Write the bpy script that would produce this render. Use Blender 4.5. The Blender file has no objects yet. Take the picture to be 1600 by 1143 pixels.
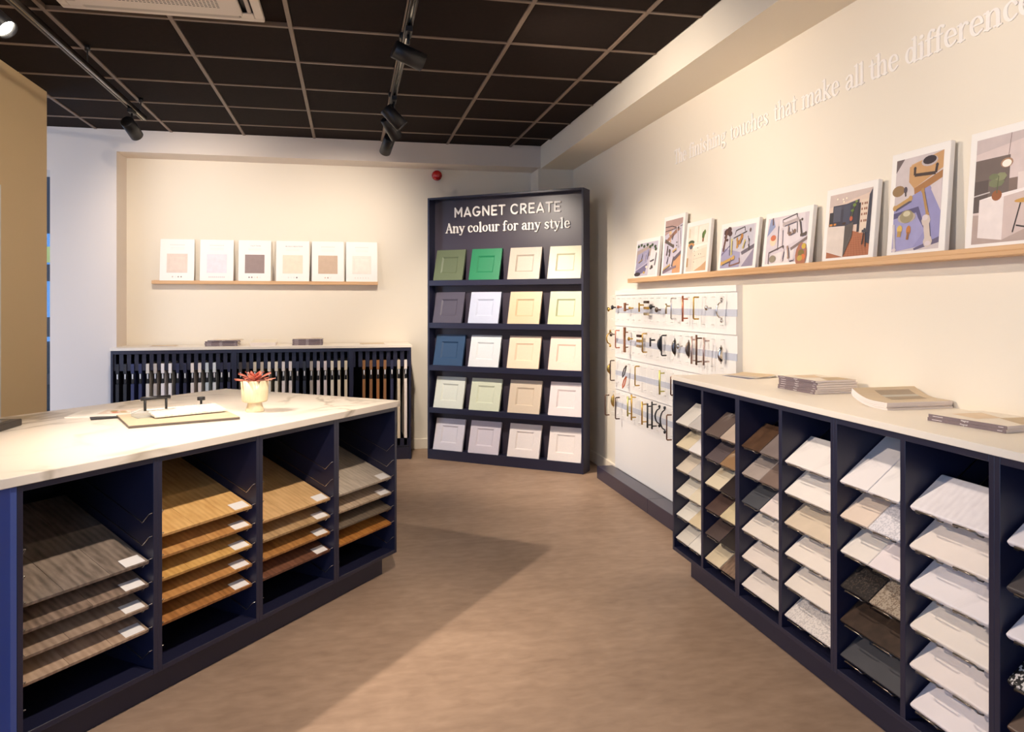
import bpy, bmesh, math, random
from mathutils import Vector, Matrix
random.seed(7)
S = bpy.context.scene
COL = S.collection
PI = math.pi

def lin(c):
    return tuple(((v/255)/12.92 if v/255 <= .04045 else ((v/255+.055)/1.055)**2.4) for v in c)

# ------------------------------------------------------------------ camera, world, exposure
cd = bpy.data.cameras.new('camera'); cam = bpy.data.objects.new('camera', cd); COL.objects.link(cam)
cd.sensor_width = 36; cd.lens = 1188*36/1600; cd.shift_y = -97.5/1600; cd.clip_start = .02
cam.location = (0, 0, 1.4); cam.rotation_euler = (PI/2, 0, -.21)
S.camera = cam
S.view_settings.view_transform = 'Standard'; S.view_settings.look = 'None'
S.view_settings.gamma = 1; S.view_settings.use_curve_mapping = False
S.view_settings.exposure = 1.12

w = bpy.data.worlds.new('daylight'); S.world = w; w.use_nodes = True
nt = w.node_tree; bg = nt.nodes['Background']
tc = nt.nodes.new('ShaderNodeTexCoord'); sx = nt.nodes.new('ShaderNodeSeparateXYZ'); cr = nt.nodes.new('ShaderNodeValToRGB')
nt.links.new(tc.outputs['Generated'], sx.inputs[0]); nt.links.new(sx.outputs['Z'], cr.inputs[0]); nt.links.new(cr.outputs[0], bg.inputs[0])
cr.color_ramp.elements[0].position = .0; cr.color_ramp.elements[0].color = (.46, .64, 1, 1)
cr.color_ramp.elements[1].position = .7; cr.color_ramp.elements[1].color = (.38, .57, 1, 1)
bg.inputs[1].default_value = 1.45

WARM = (1, .86, .73)
# spot lamps: (track, y, aim point, watts, full cone degrees); the lamps themselves are built below
LAMPS = [
    ('L', 5.69, (-1.1, 7.36, 1.75), 38, 104),
    ('L', 3.62, (1.1, 2.7, .25), 135, 100),
    ('L', 2.00, (-.7, 3.3, .9), 6, 70),
    ('R', 5.87, (-.1, 7.36, 1.6), 38, 98),
    ('R', 5.30, (1.3, 6.35, 1.1), 122, 88),
    ('R', 5.00, (2.07, 5.0, .75), 74, 78),
    ('R', 3.74, (2.11, 4.2, 2.0), 50, 104),
    ('R', 2.70, (1.25, 2.55, .1), 52, 78),
    ('R', 2.30, (-.45, 3.15, .5), 92, 75),
    ('R', 1.50, (2.11, 2.0, 2.1), 40, 92),
    ('R', 0.90, (-2.085, 4.6, 1.5), 140, 60),  # unseen lamp added to brighten the tan wall
]
# unseen area light behind the tan wall, added to brighten the pier
wd_ = bpy.data.lights.new('pier_fill_light', 'AREA'); wd_.shape = 'RECTANGLE'; wd_.size = 2.0; wd_.size_y = 1.5; wd_.energy = 10; wd_.color = (1, .86, .72)
wo_ = bpy.data.objects.new('pier_fill_light', wd_); COL.objects.link(wo_); wo_.location = (-4.1, 4.6, .95); wo_.rotation_euler = (PI/2, 0, -.9)

# ------------------------------------------------------------------ materials
def nodes(name):
    m = bpy.data.materials.new(name); m.use_nodes = True
    return m, m.node_tree, m.node_tree.nodes['Principled BSDF']
def mat(name, c, rough=.5, metal=0., spec=.5, var=0., scale=8., bump=0., bscale=60., stretch=(1, 1, 1), emit=None, coat=0.):
    m, t, b = nodes(name)
    c = lin(c)
    b.inputs['Base Color'].default_value = (*c, 1); b.inputs['Roughness'].default_value = rough
    b.inputs['Metallic'].default_value = metal; b.inputs['Specular IOR Level'].default_value = spec
    if coat: b.inputs['Coat Weight'].default_value = coat; b.inputs['Coat Roughness'].default_value = .15
    if emit:
        b.inputs['Emission Color'].default_value = (*emit[0], 1); b.inputs['Emission Strength'].default_value = emit[1]
    if var or bump:
        co = t.nodes.new('ShaderNodeTexCoord'); mp = t.nodes.new('ShaderNodeMapping'); mp.inputs['Scale'].default_value = stretch
        t.links.new(co.outputs['Object'], mp.inputs[0])
    if var:
        n = t.nodes.new('ShaderNodeTexNoise'); n.inputs['Scale'].default_value = scale; n.inputs['Detail'].default_value = 6
        t.links.new(mp.outputs[0], n.inputs[0])
        r = t.nodes.new('ShaderNodeValToRGB')
        r.color_ramp.elements[0].position = .3; r.color_ramp.elements[1].position = .7
        r.color_ramp.elements[0].color = (*[max(0, v*(1-var)) for v in c], 1); r.color_ramp.elements[1].color = (*[min(.95, v*(1+var)) for v in c], 1)
        t.links.new(n.outputs[0], r.inputs[0]); t.links.new(r.outputs[0], b.inputs['Base Color'])
    if bump:
        n2 = t.nodes.new('ShaderNodeTexNoise'); n2.inputs['Scale'].default_value = bscale; n2.inputs['Detail'].default_value = 3
        t.links.new(mp.outputs[0], n2.inputs[0])
        bm_ = t.nodes.new('ShaderNodeBump'); bm_.inputs['Strength'].default_value = bump; bm_.inputs['Distance'].default_value = .002
        t.links.new(n2.outputs[0], bm_.inputs['Height']); t.links.new(bm_.outputs[0], b.inputs['Normal'])
    return m
def wood(name, c1, c2, rough=.45, scale=1., axis='Y', knots=1.):
    m, t, b = nodes(name); b.inputs['Roughness'].default_value = rough
    co = t.nodes.new('ShaderNodeTexCoord'); mp = t.nodes.new('ShaderNodeMapping')
    mp.inputs['Scale'].default_value = {'Y': (26*scale, .7*scale, 26*scale), 'X': (.7*scale, 26*scale, 26*scale)}[axis]
    oi = t.nodes.new('ShaderNodeObjectInfo'); va = t.nodes.new('ShaderNodeVectorMath'); va.operation = 'ADD'
    ml = t.nodes.new('ShaderNodeMath'); ml.operation = 'MULTIPLY'; ml.inputs[1].default_value = 37
    t.links.new(oi.outputs['Random'], ml.inputs[0]); t.links.new(co.outputs['Object'], va.inputs[0]); t.links.new(ml.outputs[0], va.inputs[1])
    t.links.new(va.outputs[0], mp.inputs[0])
    n = t.nodes.new('ShaderNodeTexNoise'); n.inputs['Scale'].default_value = 1.6; n.inputs['Detail'].default_value = 8; n.inputs['Distortion'].default_value = .25*knots
    t.links.new(mp.outputs[0], n.inputs[0])
    wv = t.nodes.new('ShaderNodeTexWave'); wv.bands_direction = 'X' if axis == 'Y' else 'Y'; wv.inputs['Scale'].default_value = .5
    wv.inputs['Distortion'].default_value = 3*knots; wv.inputs['Detail'].default_value = 3; wv.inputs['Detail Scale'].default_value = .8
    t.links.new(mp.outputs[0], wv.inputs[0])
    mx = t.nodes.new('ShaderNodeMath'); mx.operation = 'MULTIPLY_ADD'; mx.inputs[1].default_value = .16*knots
    hm = t.nodes.new('ShaderNodeMath'); hm.operation = 'MULTIPLY'; hm.inputs[1].default_value = .95
    t.links.new(n.outputs[0], hm.inputs[0]); t.links.new(wv.outputs[1], mx.inputs[0]); t.links.new(hm.outputs[0], mx.inputs[2])
    r = t.nodes.new('ShaderNodeValToRGB'); r.color_ramp.elements[0].position = .3; r.color_ramp.elements[1].position = .72
    r.color_ramp.elements[0].color = (*lin(c1), 1); r.color_ramp.elements[1].color = (*lin(c2), 1)
    t.links.new(mx.outputs[0], r.inputs[0]); t.links.new(r.outputs[0], b.inputs['Base Color'])
    return m
def marble(name, base, vein, scale=1.4, width=.035, rough=.25, amount=1.):
    m, t, b = nodes(name); b.inputs['Roughness'].default_value = rough
    co = t.nodes.new('ShaderNodeTexCoord'); n = t.nodes.new('ShaderNodeTexNoise')
    n.inputs['Scale'].default_value = scale; n.inputs['Detail'].default_value = 5; n.inputs['Distortion'].default_value = .9
    t.links.new(co.outputs['Object'], n.inputs[0])
    a = t.nodes.new('ShaderNodeMath'); a.operation = 'SUBTRACT'; a.inputs[1].default_value = .5
    ab = t.nodes.new('ShaderNodeMath'); ab.operation = 'ABSOLUTE'
    t.links.new(n.outputs[0], a.inputs[0]); t.links.new(a.outputs[0], ab.inputs[0])
    r = t.nodes.new('ShaderNodeValToRGB'); r.color_ramp.elements[0].position = 0; r.color_ramp.elements[1].position = width
    bl, vl = lin(base), lin(vein); vl = tuple(bl[i]*(1-amount)+vl[i]*amount for i in range(3))
    r.color_ramp.elements[0].color = (*vl, 1); r.color_ramp.elements[1].color = (*bl, 1)
    t.links.new(ab.outputs[0], r.inputs[0])
    n3 = t.nodes.new('ShaderNodeTexNoise'); n3.inputs['Scale'].default_value = scale*.8
    t.links.new(co.outputs['Object'], n3.inputs[0])
    mx = t.nodes.new('ShaderNodeMix'); mx.data_type = 'RGBA'
    r3 = t.nodes.new('ShaderNodeValToRGB'); r3.color_ramp.elements[0].position = .42; r3.color_ramp.elements[1].position = .6
    t.links.new(n3.outputs[0], r3.inputs[0]); t.links.new(r3.outputs[0], mx.inputs[0])
    mx.inputs[6].default_value = (*bl, 1); t.links.new(r.outputs[0], mx.inputs[7]); t.links.new(mx.outputs[2], b.inputs['Base Color'])
    return m
def speckle(name, base, dot, scale=160, thr=.5, rough=.3):
    m, t, b = nodes(name); b.inputs['Roughness'].default_value = rough
    co = t.nodes.new('ShaderNodeTexCoord'); n = t.nodes.new('ShaderNodeTexVoronoi'); n.inputs['Scale'].default_value = scale
    t.links.new(co.outputs['Object'], n.inputs[0])
    r = t.nodes.new('ShaderNodeValToRGB'); r.color_ramp.interpolation = 'CONSTANT'
    r.color_ramp.elements[0].color = (*lin(base), 1); r.color_ramp.elements[1].position = thr; r.color_ramp.elements[1].color = (*lin(dot), 1)
    sp = t.nodes.new('ShaderNodeSeparateColor'); t.links.new(n.outputs['Color'], sp.inputs[0]); t.links.new(sp.outputs[0], r.inputs[0])
    t.links.new(r.outputs[0], b.inputs['Base Color'])
    return m
_cache = {}
def cm(kind, c, **k):
    key = (kind, tuple(c), tuple(sorted(k.items())))
    if key not in _cache:
        f = {'plain': lambda: mat(kind, c, **k), 'metal': lambda: mat(kind, c, metal=1., **k)}[kind]
        _cache[key] = f()
    return _cache[key]

CREAM = mat('cream wall paint', (234, 224, 206), .75, bump=.06, bscale=300)
GREYW = mat('pale grey wall paint', (222, 210, 198), .75, bump=.06, bscale=300)
TAN = mat('tan wall paint', (224, 196, 150), .75, bump=.06, bscale=300)
WHITEP = mat('white painted trim', (228, 224, 220), .5)
NAVY = mat('navy lacquer', (31, 32, 54), .36, spec=.6)
NAVY_SKYLIT = mat('navy with painted skylight', (66, 84, 146), .35)  # bluer navy, skylight on the island end put into its colour
NAVY_SHADED = mat('navy with recess shade', (22, 23, 38), .5, spec=.3)  # darker copy of the navy, shade inside the cabinets put into its colour
CEILT = mat('black ceiling tile', (31, 20, 14), .9, spec=.15, var=.15, scale=30)
CEILB = mat('brown grey grid bar', (120, 100, 84), .5)
BLACK = mat('matt black metal', (20, 19, 22), .45)
STEEL = mat('chrome wire', (200, 196, 190), .22, metal=1)
BRK = mat('dark chrome wire', (138, 130, 122), .28, metal=1)
MARBLE = marble('white marble worktop', (228, 217, 202), (146, 130, 102), 1.35, .03, .3)
COUNTER = mat('off white worktop', (238, 228, 212), .4)
OAKSHELF = wood('pale oak shelf', (200, 156, 110), (222, 182, 138), .5, 1., 'X', .4)
WHITE = mat('white board', (240, 236, 230), .5)
LETTER = mat('white raised lettering', (246, 240, 232), .45)
PAPER = mat('white paper', (240, 235, 226), .6)
LAMPLENS = mat('lit lamp lens', (255, 255, 255), .3, emit=((1, .9, .74), 14))
RED = mat('red plastic', (178, 12, 16), .25, coat=.5)
def m_print():
    m, t, b = nodes('printed picture'); b.inputs['Roughness'].default_value = .55
    a = t.nodes.new('ShaderNodeAttribute'); a.attribute_name = 'Col'
    co = t.nodes.new('ShaderNodeTexCoord'); n = t.nodes.new('ShaderNodeTexNoise'); n.inputs['Scale'].default_value = 22; n.inputs['Detail'].default_value = 6
    t.links.new(co.outputs['Object'], n.inputs[0])
    r = t.nodes.new('ShaderNodeMapRange'); r.inputs[1].default_value = .25; r.inputs[2].default_value = .75; r.inputs[3].default_value = .93; r.inputs[4].default_value = 1.04
    t.links.new(n.outputs[0], r.inputs[0])
    v = t.nodes.new('ShaderNodeVectorMath'); v.operation = 'SCALE'; t.links.new(a.outputs['Color'], v.inputs[0]); t.links.new(r.outputs[0], v.inputs['Scale'])
    t.links.new(v.outputs[0], b.inputs['Base Color']); return m
PRINT = m_print()
def m_acrylic(name, tint, mixf):
    m, t, b = nodes(name); out = [n for n in t.nodes if n.type == 'OUTPUT_MATERIAL'][0]
    tr = t.nodes.new('ShaderNodeBsdfTransparent'); tr.inputs[0].default_value = (*tint, 1)
    b.inputs['Base Color'].default_value = (.85, .83, .8, 1); b.inputs['Roughness'].default_value = .15
    mx = t.nodes.new('ShaderNodeMixShader'); mx.inputs[0].default_value = mixf
    t.links.new(tr.outputs[0], mx.inputs[1]); t.links.new(b.outputs[0], mx.inputs[2]); t.links.new(mx.outputs[0], out.inputs[0])
    return m
ACRYL = m_acrylic('clear acrylic', (.99, .99, .99), .05)
GLASSY = m_acrylic('tinted shop glass', (.30, .42, .52), .06)
def m_floor():
    m, t, b = nodes('brown concrete vinyl')
    co = t.nodes.new('ShaderNodeTexCoord'); mp = t.nodes.new('ShaderNodeMapping'); mp.inputs['Scale'].default_value = (.8, 1.7, 1)
    t.links.new(co.outputs['Object'], mp.inputs[0])
    def noise(s, d, dist=0.):
        n = t.nodes.new('ShaderNodeTexNoise'); n.inputs['Scale'].default_value = s; n.inputs['Detail'].default_value = d; n.inputs['Distortion'].default_value = dist
        t.links.new(mp.outputs[0], n.inputs[0]); return n
    a, c = noise(2.2, 10, .4), noise(14, 10, .3)
    ad = t.nodes.new('ShaderNodeMath'); ad.operation = 'MULTIPLY_ADD'; ad.inputs[1].default_value = .5
    h = t.nodes.new('ShaderNodeMath'); h.operation = 'MULTIPLY'; h.inputs[1].default_value = .5
    t.links.new(a.outputs[0], h.inputs[0]); t.links.new(c.outputs[0], ad.inputs[0]); t.links.new(h.outputs[0], ad.inputs[2])
    r = t.nodes.new('ShaderNodeValToRGB'); r.color_ramp.elements[0].position = .32; r.color_ramp.elements[1].position = .68
    r.color_ramp.elements[0].color = (*lin((142, 117, 97)), 1); r.color_ramp.elements[1].color = (*lin((172, 145, 122)), 1)
    t.links.new(ad.outputs[0], r.inputs[0]); t.links.new(r.outputs[0], b.inputs['Base Color'])
    b.inputs['Roughness'].default_value = .5; b.inputs['Specular IOR Level'].default_value = .35
    bm_ = t.nodes.new('ShaderNodeBump'); bm_.inputs['Strength'].default_value = .08; bm_.inputs['Distance'].default_value = .002
    t.links.new(c.outputs[0], bm_.inputs['Height']); t.links.new(bm_.outputs[0], b.inputs['Normal'])
    return m
FLOOR = m_floor()

# ------------------------------------------------------------------ mesh builders
class MB:
    def __init__(s): s.v = []; s.f = []; s.sm = []; s.c = []
    def add(s, vs, fs, smooth=False, col=None):
        o = len(s.v); s.v += [tuple(p) for p in vs]
        for f in fs: s.f.append([i+o for i in f]); s.sm.append(smooth); s.c.append(col)
        return s
    def box(s, x0, x1, y0, y1, z0, z1, M=None):
        v = [(x, y, z) for z in (z0, z1) for y in (y0, y1) for x in (x0, x1)]
        if M is not None: v = [M @ Vector(p) for p in v]
        return s.add(v, [(0, 2, 3, 1), (4, 5, 7, 6), (0, 1, 5, 4), (2, 6, 7, 3), (0, 4, 6, 2), (1, 3, 7, 5)])
    def rbox(s, x0, x1, y0, y1, z0, z1, r=.002, seg=1, M=None):
        bm = bmesh.new(); bmesh.ops.create_cube(bm, size=1)
        for q in bm.verts: q.co = ((x0+x1)/2+q.co.x*(x1-x0), (y0+y1)/2+q.co.y*(y1-y0), (z0+z1)/2+q.co.z*(z1-z0))
        bmesh.ops.bevel(bm, geom=bm.edges[:], offset=r, segments=seg, affect='EDGES', profile=.5)
        bm.verts.index_update()
        v = [q.co.copy() for q in bm.verts]; f = [[q.index for q in g.verts] for g in bm.faces]; bm.free()
        if M is not None: v = [M @ p for p in v]
        return s.add(v, f)
    def tube(s, pts, r, n=8, closed=False, caps=True, radii=None):
        pts = [Vector(p) for p in pts]; N = len(pts); vs = []; fs = []
        up = None
        for i, p in enumerate(pts):
            a = pts[i-1] if (i > 0 or closed) else p; b = pts[(i+1) % N] if (i < N-1 or closed) else p
            d = (b-a).normalized()
            if up is None:
                up = Vector((0, 0, 1)) if abs(d.z) < .9 else Vector((1, 0, 0))
            x = (up-d*up.dot(d))
            if x.length < 1e-5: x = d.orthogonal()
            x.normalize(); y = d.cross(x); up = x
            rr = radii[i] if radii else r
            vs += [p+(x*math.cos(2*PI*k/n)+y*math.sin(2*PI*k/n))*rr for k in range(n)]
        for i in range(N if closed else N-1):
            j = (i+1) % N
            fs += [(i*n+k, i*n+(k+1) % n, j*n+(k+1) % n, j*n+k) for k in range(n)]
        s.add(vs, fs, True)
        if caps and not closed:
            o = len(s.v)-len(vs); s.f.append([o+k for k in range(n)][::-1]); s.f.append([o+(N-1)*n+k for k in range(n)]); s.sm += [False]*2; s.c += [None]*2
        return s
    def lathe(s, prof, n=20, M=None, flute=0., nf=0, smooth=True):
        vs = []; fs = []
        for (r, z) in prof:
            for k in range(n):
                a = 2*PI*k/n; rr = r*(1+(flute*math.cos(nf*a) if nf else 0))
                vs.append(Vector((rr*math.cos(a), rr*math.sin(a), z)))
        for i in range(len(prof)-1):
            fs += [(i*n+k, i*n+(k+1) % n, (i+1)*n+(k+1) % n, (i+1)*n+k) for k in range(n)]
        if prof[0][0] > 1e-6: fs.append(list(range(n))[::-1])
        if prof[-1][0] > 1e-6: fs.append([(len(prof)-1)*n+k for k in range(n)])
        if M is not None: vs = [M @ p for p in vs]
        return s.add(vs, fs, smooth)
    def prism(s, poly, y0, y1, M=None):            # poly in x,z, extruded along y
        n = len(poly); v = [Vector((x, y0, z)) for x, z in poly]+[Vector((x, y1, z)) for x, z in poly]
        if M is not None: v = [M @ p for p in v]
        return s.add(v, [list(range(n)), [n+i for i in range(n)][::-1]]+[(i, i+n, (i+1) % n+n, (i+1) % n) for i in range(n)])
    def prismx(s, poly, x0, x1, M=None):           # poly in y,z, extruded along x
        n = len(poly); v = [Vector((x0, y, z)) for y, z in poly]+[Vector((x1, y, z)) for y, z in poly]
        if M is not None: v = [M @ p for p in v]
        return s.add(v, [list(range(n))[::-1], [n+i for i in range(n)]]+[(i, (i+1) % n, (i+1) % n+n, i+n) for i in range(n)])
    def mesh(s, name, m):
        me = bpy.data.meshes.new(name); me.from_pydata(s.v, [], s.f)
        me.polygons.foreach_set('use_smooth', s.sm)
        if any(c is not None for c in s.c):
            at = me.color_attributes.new('Col', 'FLOAT_COLOR', 'CORNER')
            for p, c in zip(me.polygons, s.c):
                for li in p.loop_indices: at.data[li].color = (*(c or (.8, .8, .8)), 1)
        me.materials.append(m); me.update()
        return me
    def build(s, name, m, parent=None, loc=(0, 0, 0), rz=0.):
        return put(name, s.mesh(name, m), parent, loc, rz)
def put(name, me, parent=None, loc=(0, 0, 0), rz=0.):
    o = bpy.data.objects.new(name, me); COL.objects.link(o); o.location = loc; o.rotation_euler = (0, 0, rz)
    if parent is not None: o.parent = parent
    return o
def tag(o, label=None, cat=None, group=None, kind=None):
    if label: o['label'] = label
    if cat: o['category'] = cat
    if group: o['group'] = group
    if kind: o['kind'] = kind
    return o
def thing(name, label, cat, loc=(0, 0, 0), rz=0., group=None):
    return tag(put(name, None, None, loc, rz), label, cat, group)
def struct(name, mb, m): return tag(mb.build(name, m), kind='structure')
def copy_tree(o, parent=None):
    c = o.copy(); COL.objects.link(c)
    if parent is not None: c.parent = parent
    for ch in list(o.children): copy_tree(ch, c)
    return c
class Frame:
    def __init__(s, x, y, a): s.o = (x, y); s.a = a; s.c = math.cos(a); s.s = math.sin(a)
    def __call__(s, x, y, z=0): return (s.o[0]+x*s.c-y*s.s, s.o[1]+x*s.s+y*s.c, z)
ORD = ['first', 'second', 'third', 'fourth', 'fifth', 'sixth', 'seventh', 'eighth', 'ninth', 'tenth', 'eleventh', 'twelfth', 'thirteenth', 'fourteenth', 'fifteenth', 'sixteenth', 'seventeenth']

# ------------------------------------------------------------------ lettering made of strokes
def smooth(pts, k=5):
    out = []
    n = len(pts)
    for i in range(n-1):
        p0, p1, p2, p3 = pts[max(i-1, 0)], pts[i], pts[i+1], pts[min(i+2, n-1)]
        for j in range(k):
            t = j/k
            out.append(tuple(.5*((2*p1[a])+(-p0[a]+p2[a])*t+(2*p0[a]-5*p1[a]+4*p2[a]-p3[a])*t*t+(-p0[a]+3*p1[a]-3*p2[a]+p3[a])*t**3) for a in range(3)))
    out.append(pts[-1]); return out
def ring(cx, cy, rx, ry, a, b, n=22):
    return [(cx+rx*math.cos(2*PI*i/n), cy+ry*math.sin(2*PI*i/n), b+(a-b)*math.cos(2*PI*i/n)**2) for i in range(n+1)]
def serif_glyphs(S_, t):
    def sf(x, y, l=.13): return [(x-l, y, t), (x+l, y, t)]
    def st(x, y0, y1): return [(x, y0, S_), (x, y1, S_)]
    def arch(x): return smooth([(x, .42, t), (x+.10, .58, t), (x+.23, .645, t*1.25), (x+.345, .57, S_), (x+.375, .4, S_), (x+.375, .03, S_)])
    X = .64; G = {}
    G['T'] = (.76, [st(.37, .03, .97), [(.05, .96, t), (.69, .96, t)], [(.055, .95, t), (.045, .76, t*.8)], [(.685, .95, t), (.695, .76, t*.8)], sf(.37, .035, .17)])
    G['h'] = (.70, [st(.15, .03, .97), arch(.16), sf(.15, .035), sf(.535, .035), [(.02, .95, t), (.15, .96, t)]])
    G['e'] = (.59, [[(.12, .37, t), (.5, .37, t)], smooth([(.52, .39, S_*.8), (.46, .58, S_*.7), (.31, .655, t), (.15, .56, S_*.9), (.1, .34, S_), (.17, .1, S_*.9), (.34, .02, t*1.2), (.53, .14, t)])])
    G['f'] = (.42, [smooth([(.17, .03, S_), (.17, .5, S_), (.18, .8, S_*.95), (.28, .96, t*1.2), (.42, .9, S_*.85)]), [(.03, X, t), (.36, X, t)], sf(.17, .035, .14)])
    G['i'] = (.32, [st(.15, .03, X), [(.14, .88, S_*1.15), (.16, .88, S_*1.15)], [(.02, X-.01, t), (.15, X-.01, t)], sf(.15, .035)])
    G['n'] = (.70, [st(.15, .03, X), arch(.16), [(.02, X-.01, t), (.15, X-.01, t)], sf(.15, .035), sf(.535, .035)])
    G['s'] = (.53, [smooth([(.43, .54, S_*.75), (.29, .65, t*1.1), (.13, .56, S_*.8), (.16, .42, S_), (.34, .29, S_), (.43, .14, S_*.8), (.27, .02, t*1.1), (.08, .13, S_*.75)])])
    G['g'] = (.60, [ring(.28, .45, .17, .185, S_*.85, t), smooth([(.17, .27, t), (.11, .17, S_*.7), (.2, .07, S_*.9), (.42, .04, S_*.9), (.51, -.09, S_*.7), (.4, -.24, t), (.22, -.26, t), (.08, -.15, S_*.6), (.17, .02, t)]), [(.4, .58, t), (.55, .63, S_*.6)]])
    G['t'] = (.42, [smooth([(.18, .86, t), (.19, .62, S_), (.19, .2, S_), (.26, .04, S_*.75), (.4, .07, t)]), [(.03, X, t), (.38, X, t)]])
    G['o'] = (.64, [ring(.32, .335, .22, .30, S_, t)])
    G['u'] = (.68, [smooth([(.14, X, S_), (.14, .22, S_), (.2, .06, S_*.8), (.34, .03, t), (.5, .17, t)]), st(.52, .03, X), [(.02, X-.01, t), (.14, X-.01, t)], [(.4, X-.01, t), (.52, X-.01, t)], [(.52, .035, t), (.64, .035, t)]])
    G['c'] = (.55, [smooth([(.5, .51, S_*.85), (.41, .63, t*1.4), (.29, .655, t), (.14, .54, S_*.9), (.1, .34, S_), (.16, .12, S_*.9), (.32, .02, t*1.2), (.51, .14, t)])])
    G['a'] = (.60, [smooth([(.1, .53, S_*.85), (.24, .655, t), (.39, .6, S_*.85), (.43, .45, S_), (.43, .14, S_), (.48, .04, S_*.7), (.58, .06, t)]), smooth([(.43, .39, t), (.22, .36, S_*.75), (.1, .18, S_), (.2, .03, t*1.3), (.34, .07, t), (.43, .18, t)])])
    G['m'] = (1.06, [st(.15, .03, X), arch(.16), arch(.535), [(.02, X-.01, t), (.15, X-.01, t)], sf(.15, .035), sf(.535, .035, .11), sf(.91, .035)])
    G['k'] = (.66, [st(.15, .03, .97), [(.02, .95, t), (.15, .96, t)], sf(.15, .035), [(.17, .25, t), (.48, .62, t)], [(.26, .37, S_*.8), (.54, .05, S_)], sf(.55, .035, .1), [(.38, X-.01, t), (.58, X-.01, t)]])
    G['l'] = (.32, [st(.15, .03, .97), [(.02, .95, t), (.15, .96, t)], sf(.15, .035)])
    G['d'] = (.68, [ring(.29, .335, .19, .30, S_, t), st(.50, .03, .97), [(.37, .95, t), (.5, .96, t)], [(.5, .035, t), (.63, .035, t)]])
    G['r'] = (.49, [st(.15, .03, X), [(.02, X-.01, t), (.15, X-.01, t)], sf(.15, .035), smooth([(.17, .4, t), (.26, .58, t), (.35, .645, S_*.7), (.44, .58, S_*.8)])])
    G['A'] = (.76, [[(.08, .05, t), (.36, .96, t)], [(.36, .95, S_), (.66, .05, S_)], [(.18, .34, t), (.54, .34, t)], sf(.08, .035, .1), sf(.66, .035, .12)])
    G['y'] = (.60, [[(.1, .62, S_), (.31, .1, S_*.9)], smooth([(.52, .62, t), (.33, .1, t), (.2, -.2, t), (.06, -.2, S_*.75)]), sf(.1, X-.01, .1), sf(.52, X-.01, .085)])
    return G
def sans_glyphs(W):
    def p(*pts): return [[(*pts[i], W), (*pts[i+1], W)] for i in range(len(pts)-1)]
    def arc(cx, cy, rx, ry, a0, a1, n=16): return [(cx+rx*math.cos(math.radians(a0+(a1-a0)*i/n)), cy+ry*math.sin(math.radians(a0+(a1-a0)*i/n)), W) for i in range(n+1)]
    a, b = W/2, 1-W/2
    G = {}
    G['M'] = (1.02, p((.1, a), (.1, b), (.5, .36), (.9, b), (.9, a)))
    G['A'] = (.90, p((.07, a), (.45, b), (.83, a))+p((.2, .28), (.7, .28)))
    G['G'] = (1.04, [arc(.52, .5, .43, .5-a, 48, 350)]+p((.93, .42), (.93, .44), (.58, .44)))
    G['N'] = (.92, p((.1, a), (.1, b), (.8, a), (.8, b)))
    G['E'] = (.74, p((.66, a), (.1, a), (.1, b), (.66, b))+p((.1, .5), (.6, .5)))
    G['T'] = (.76, p((.04, b), (.72, b))+p((.38, a), (.38, b)))
    G['C'] = (.98, [arc(.52, .5, .43, .5-a, 45, 315)])
    G['R'] = (.80, p((.1, a), (.1, b), (.42, b))+[arc(.42, .72, .24, .28-a, 90, -90)]+p((.42, .44), (.1, .44))+p((.4, .44), (.7, a)))
    G['W'] = (1.2, p((.06, b), (.3, a), (.6, b), (.9, a), (1.14, b)))
    G['I'] = (.3, p((.15, a), (.15, b)))
    G['H'] = (.88, p((.1, a), (.1, b))+p((.78, a), (.78, b))+p((.1, .5), (.78, .5)))
    G['S'] = (.70, [smooth([(.6, .84, W), (.36, .94, W), (.12, .78, W), (.2, .58, W), (.52, .44, W), (.6, .22, W), (.36, .06, W), (.08, .18, W)])])
    G['O'] = (1.04, [arc(.52, .5, .43, .5-a, 0, 360)])
    G['a'] = (.70, [arc(.34, .33, .26, .29, 0, 360)]+p((.6, a), (.6, .64)))
    G['g'] = (.72, [arc(.34, .33, .26, .29, 0, 360), smooth([(.6, .62, W), (.6, .0, W), (.5, -.2, W), (.3, -.25, W), (.1, -.16, W)])])
    G['n'] = (.70, p((.1, a), (.1, .64))+[smooth([(.1, .36, W), (.2, .58, W), (.38, .62, W), (.56, .5, W), (.58, .34, W), (.58, a, W)])])
    G['e'] = (.68, p((.1, .35), (.6, .35))+[arc(.35, .34, .27, .28, 0, 318)])
    G['t'] = (.42, p((.2, a), (.2, .85))+p((.04, .6), (.38, .6)))
    return G
SERIF = serif_glyphs(.145, .07); SERIFB = serif_glyphs(.145, .066); SANS = sans_glyphs(.165); SANSL = sans_glyphs(.12)
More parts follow.
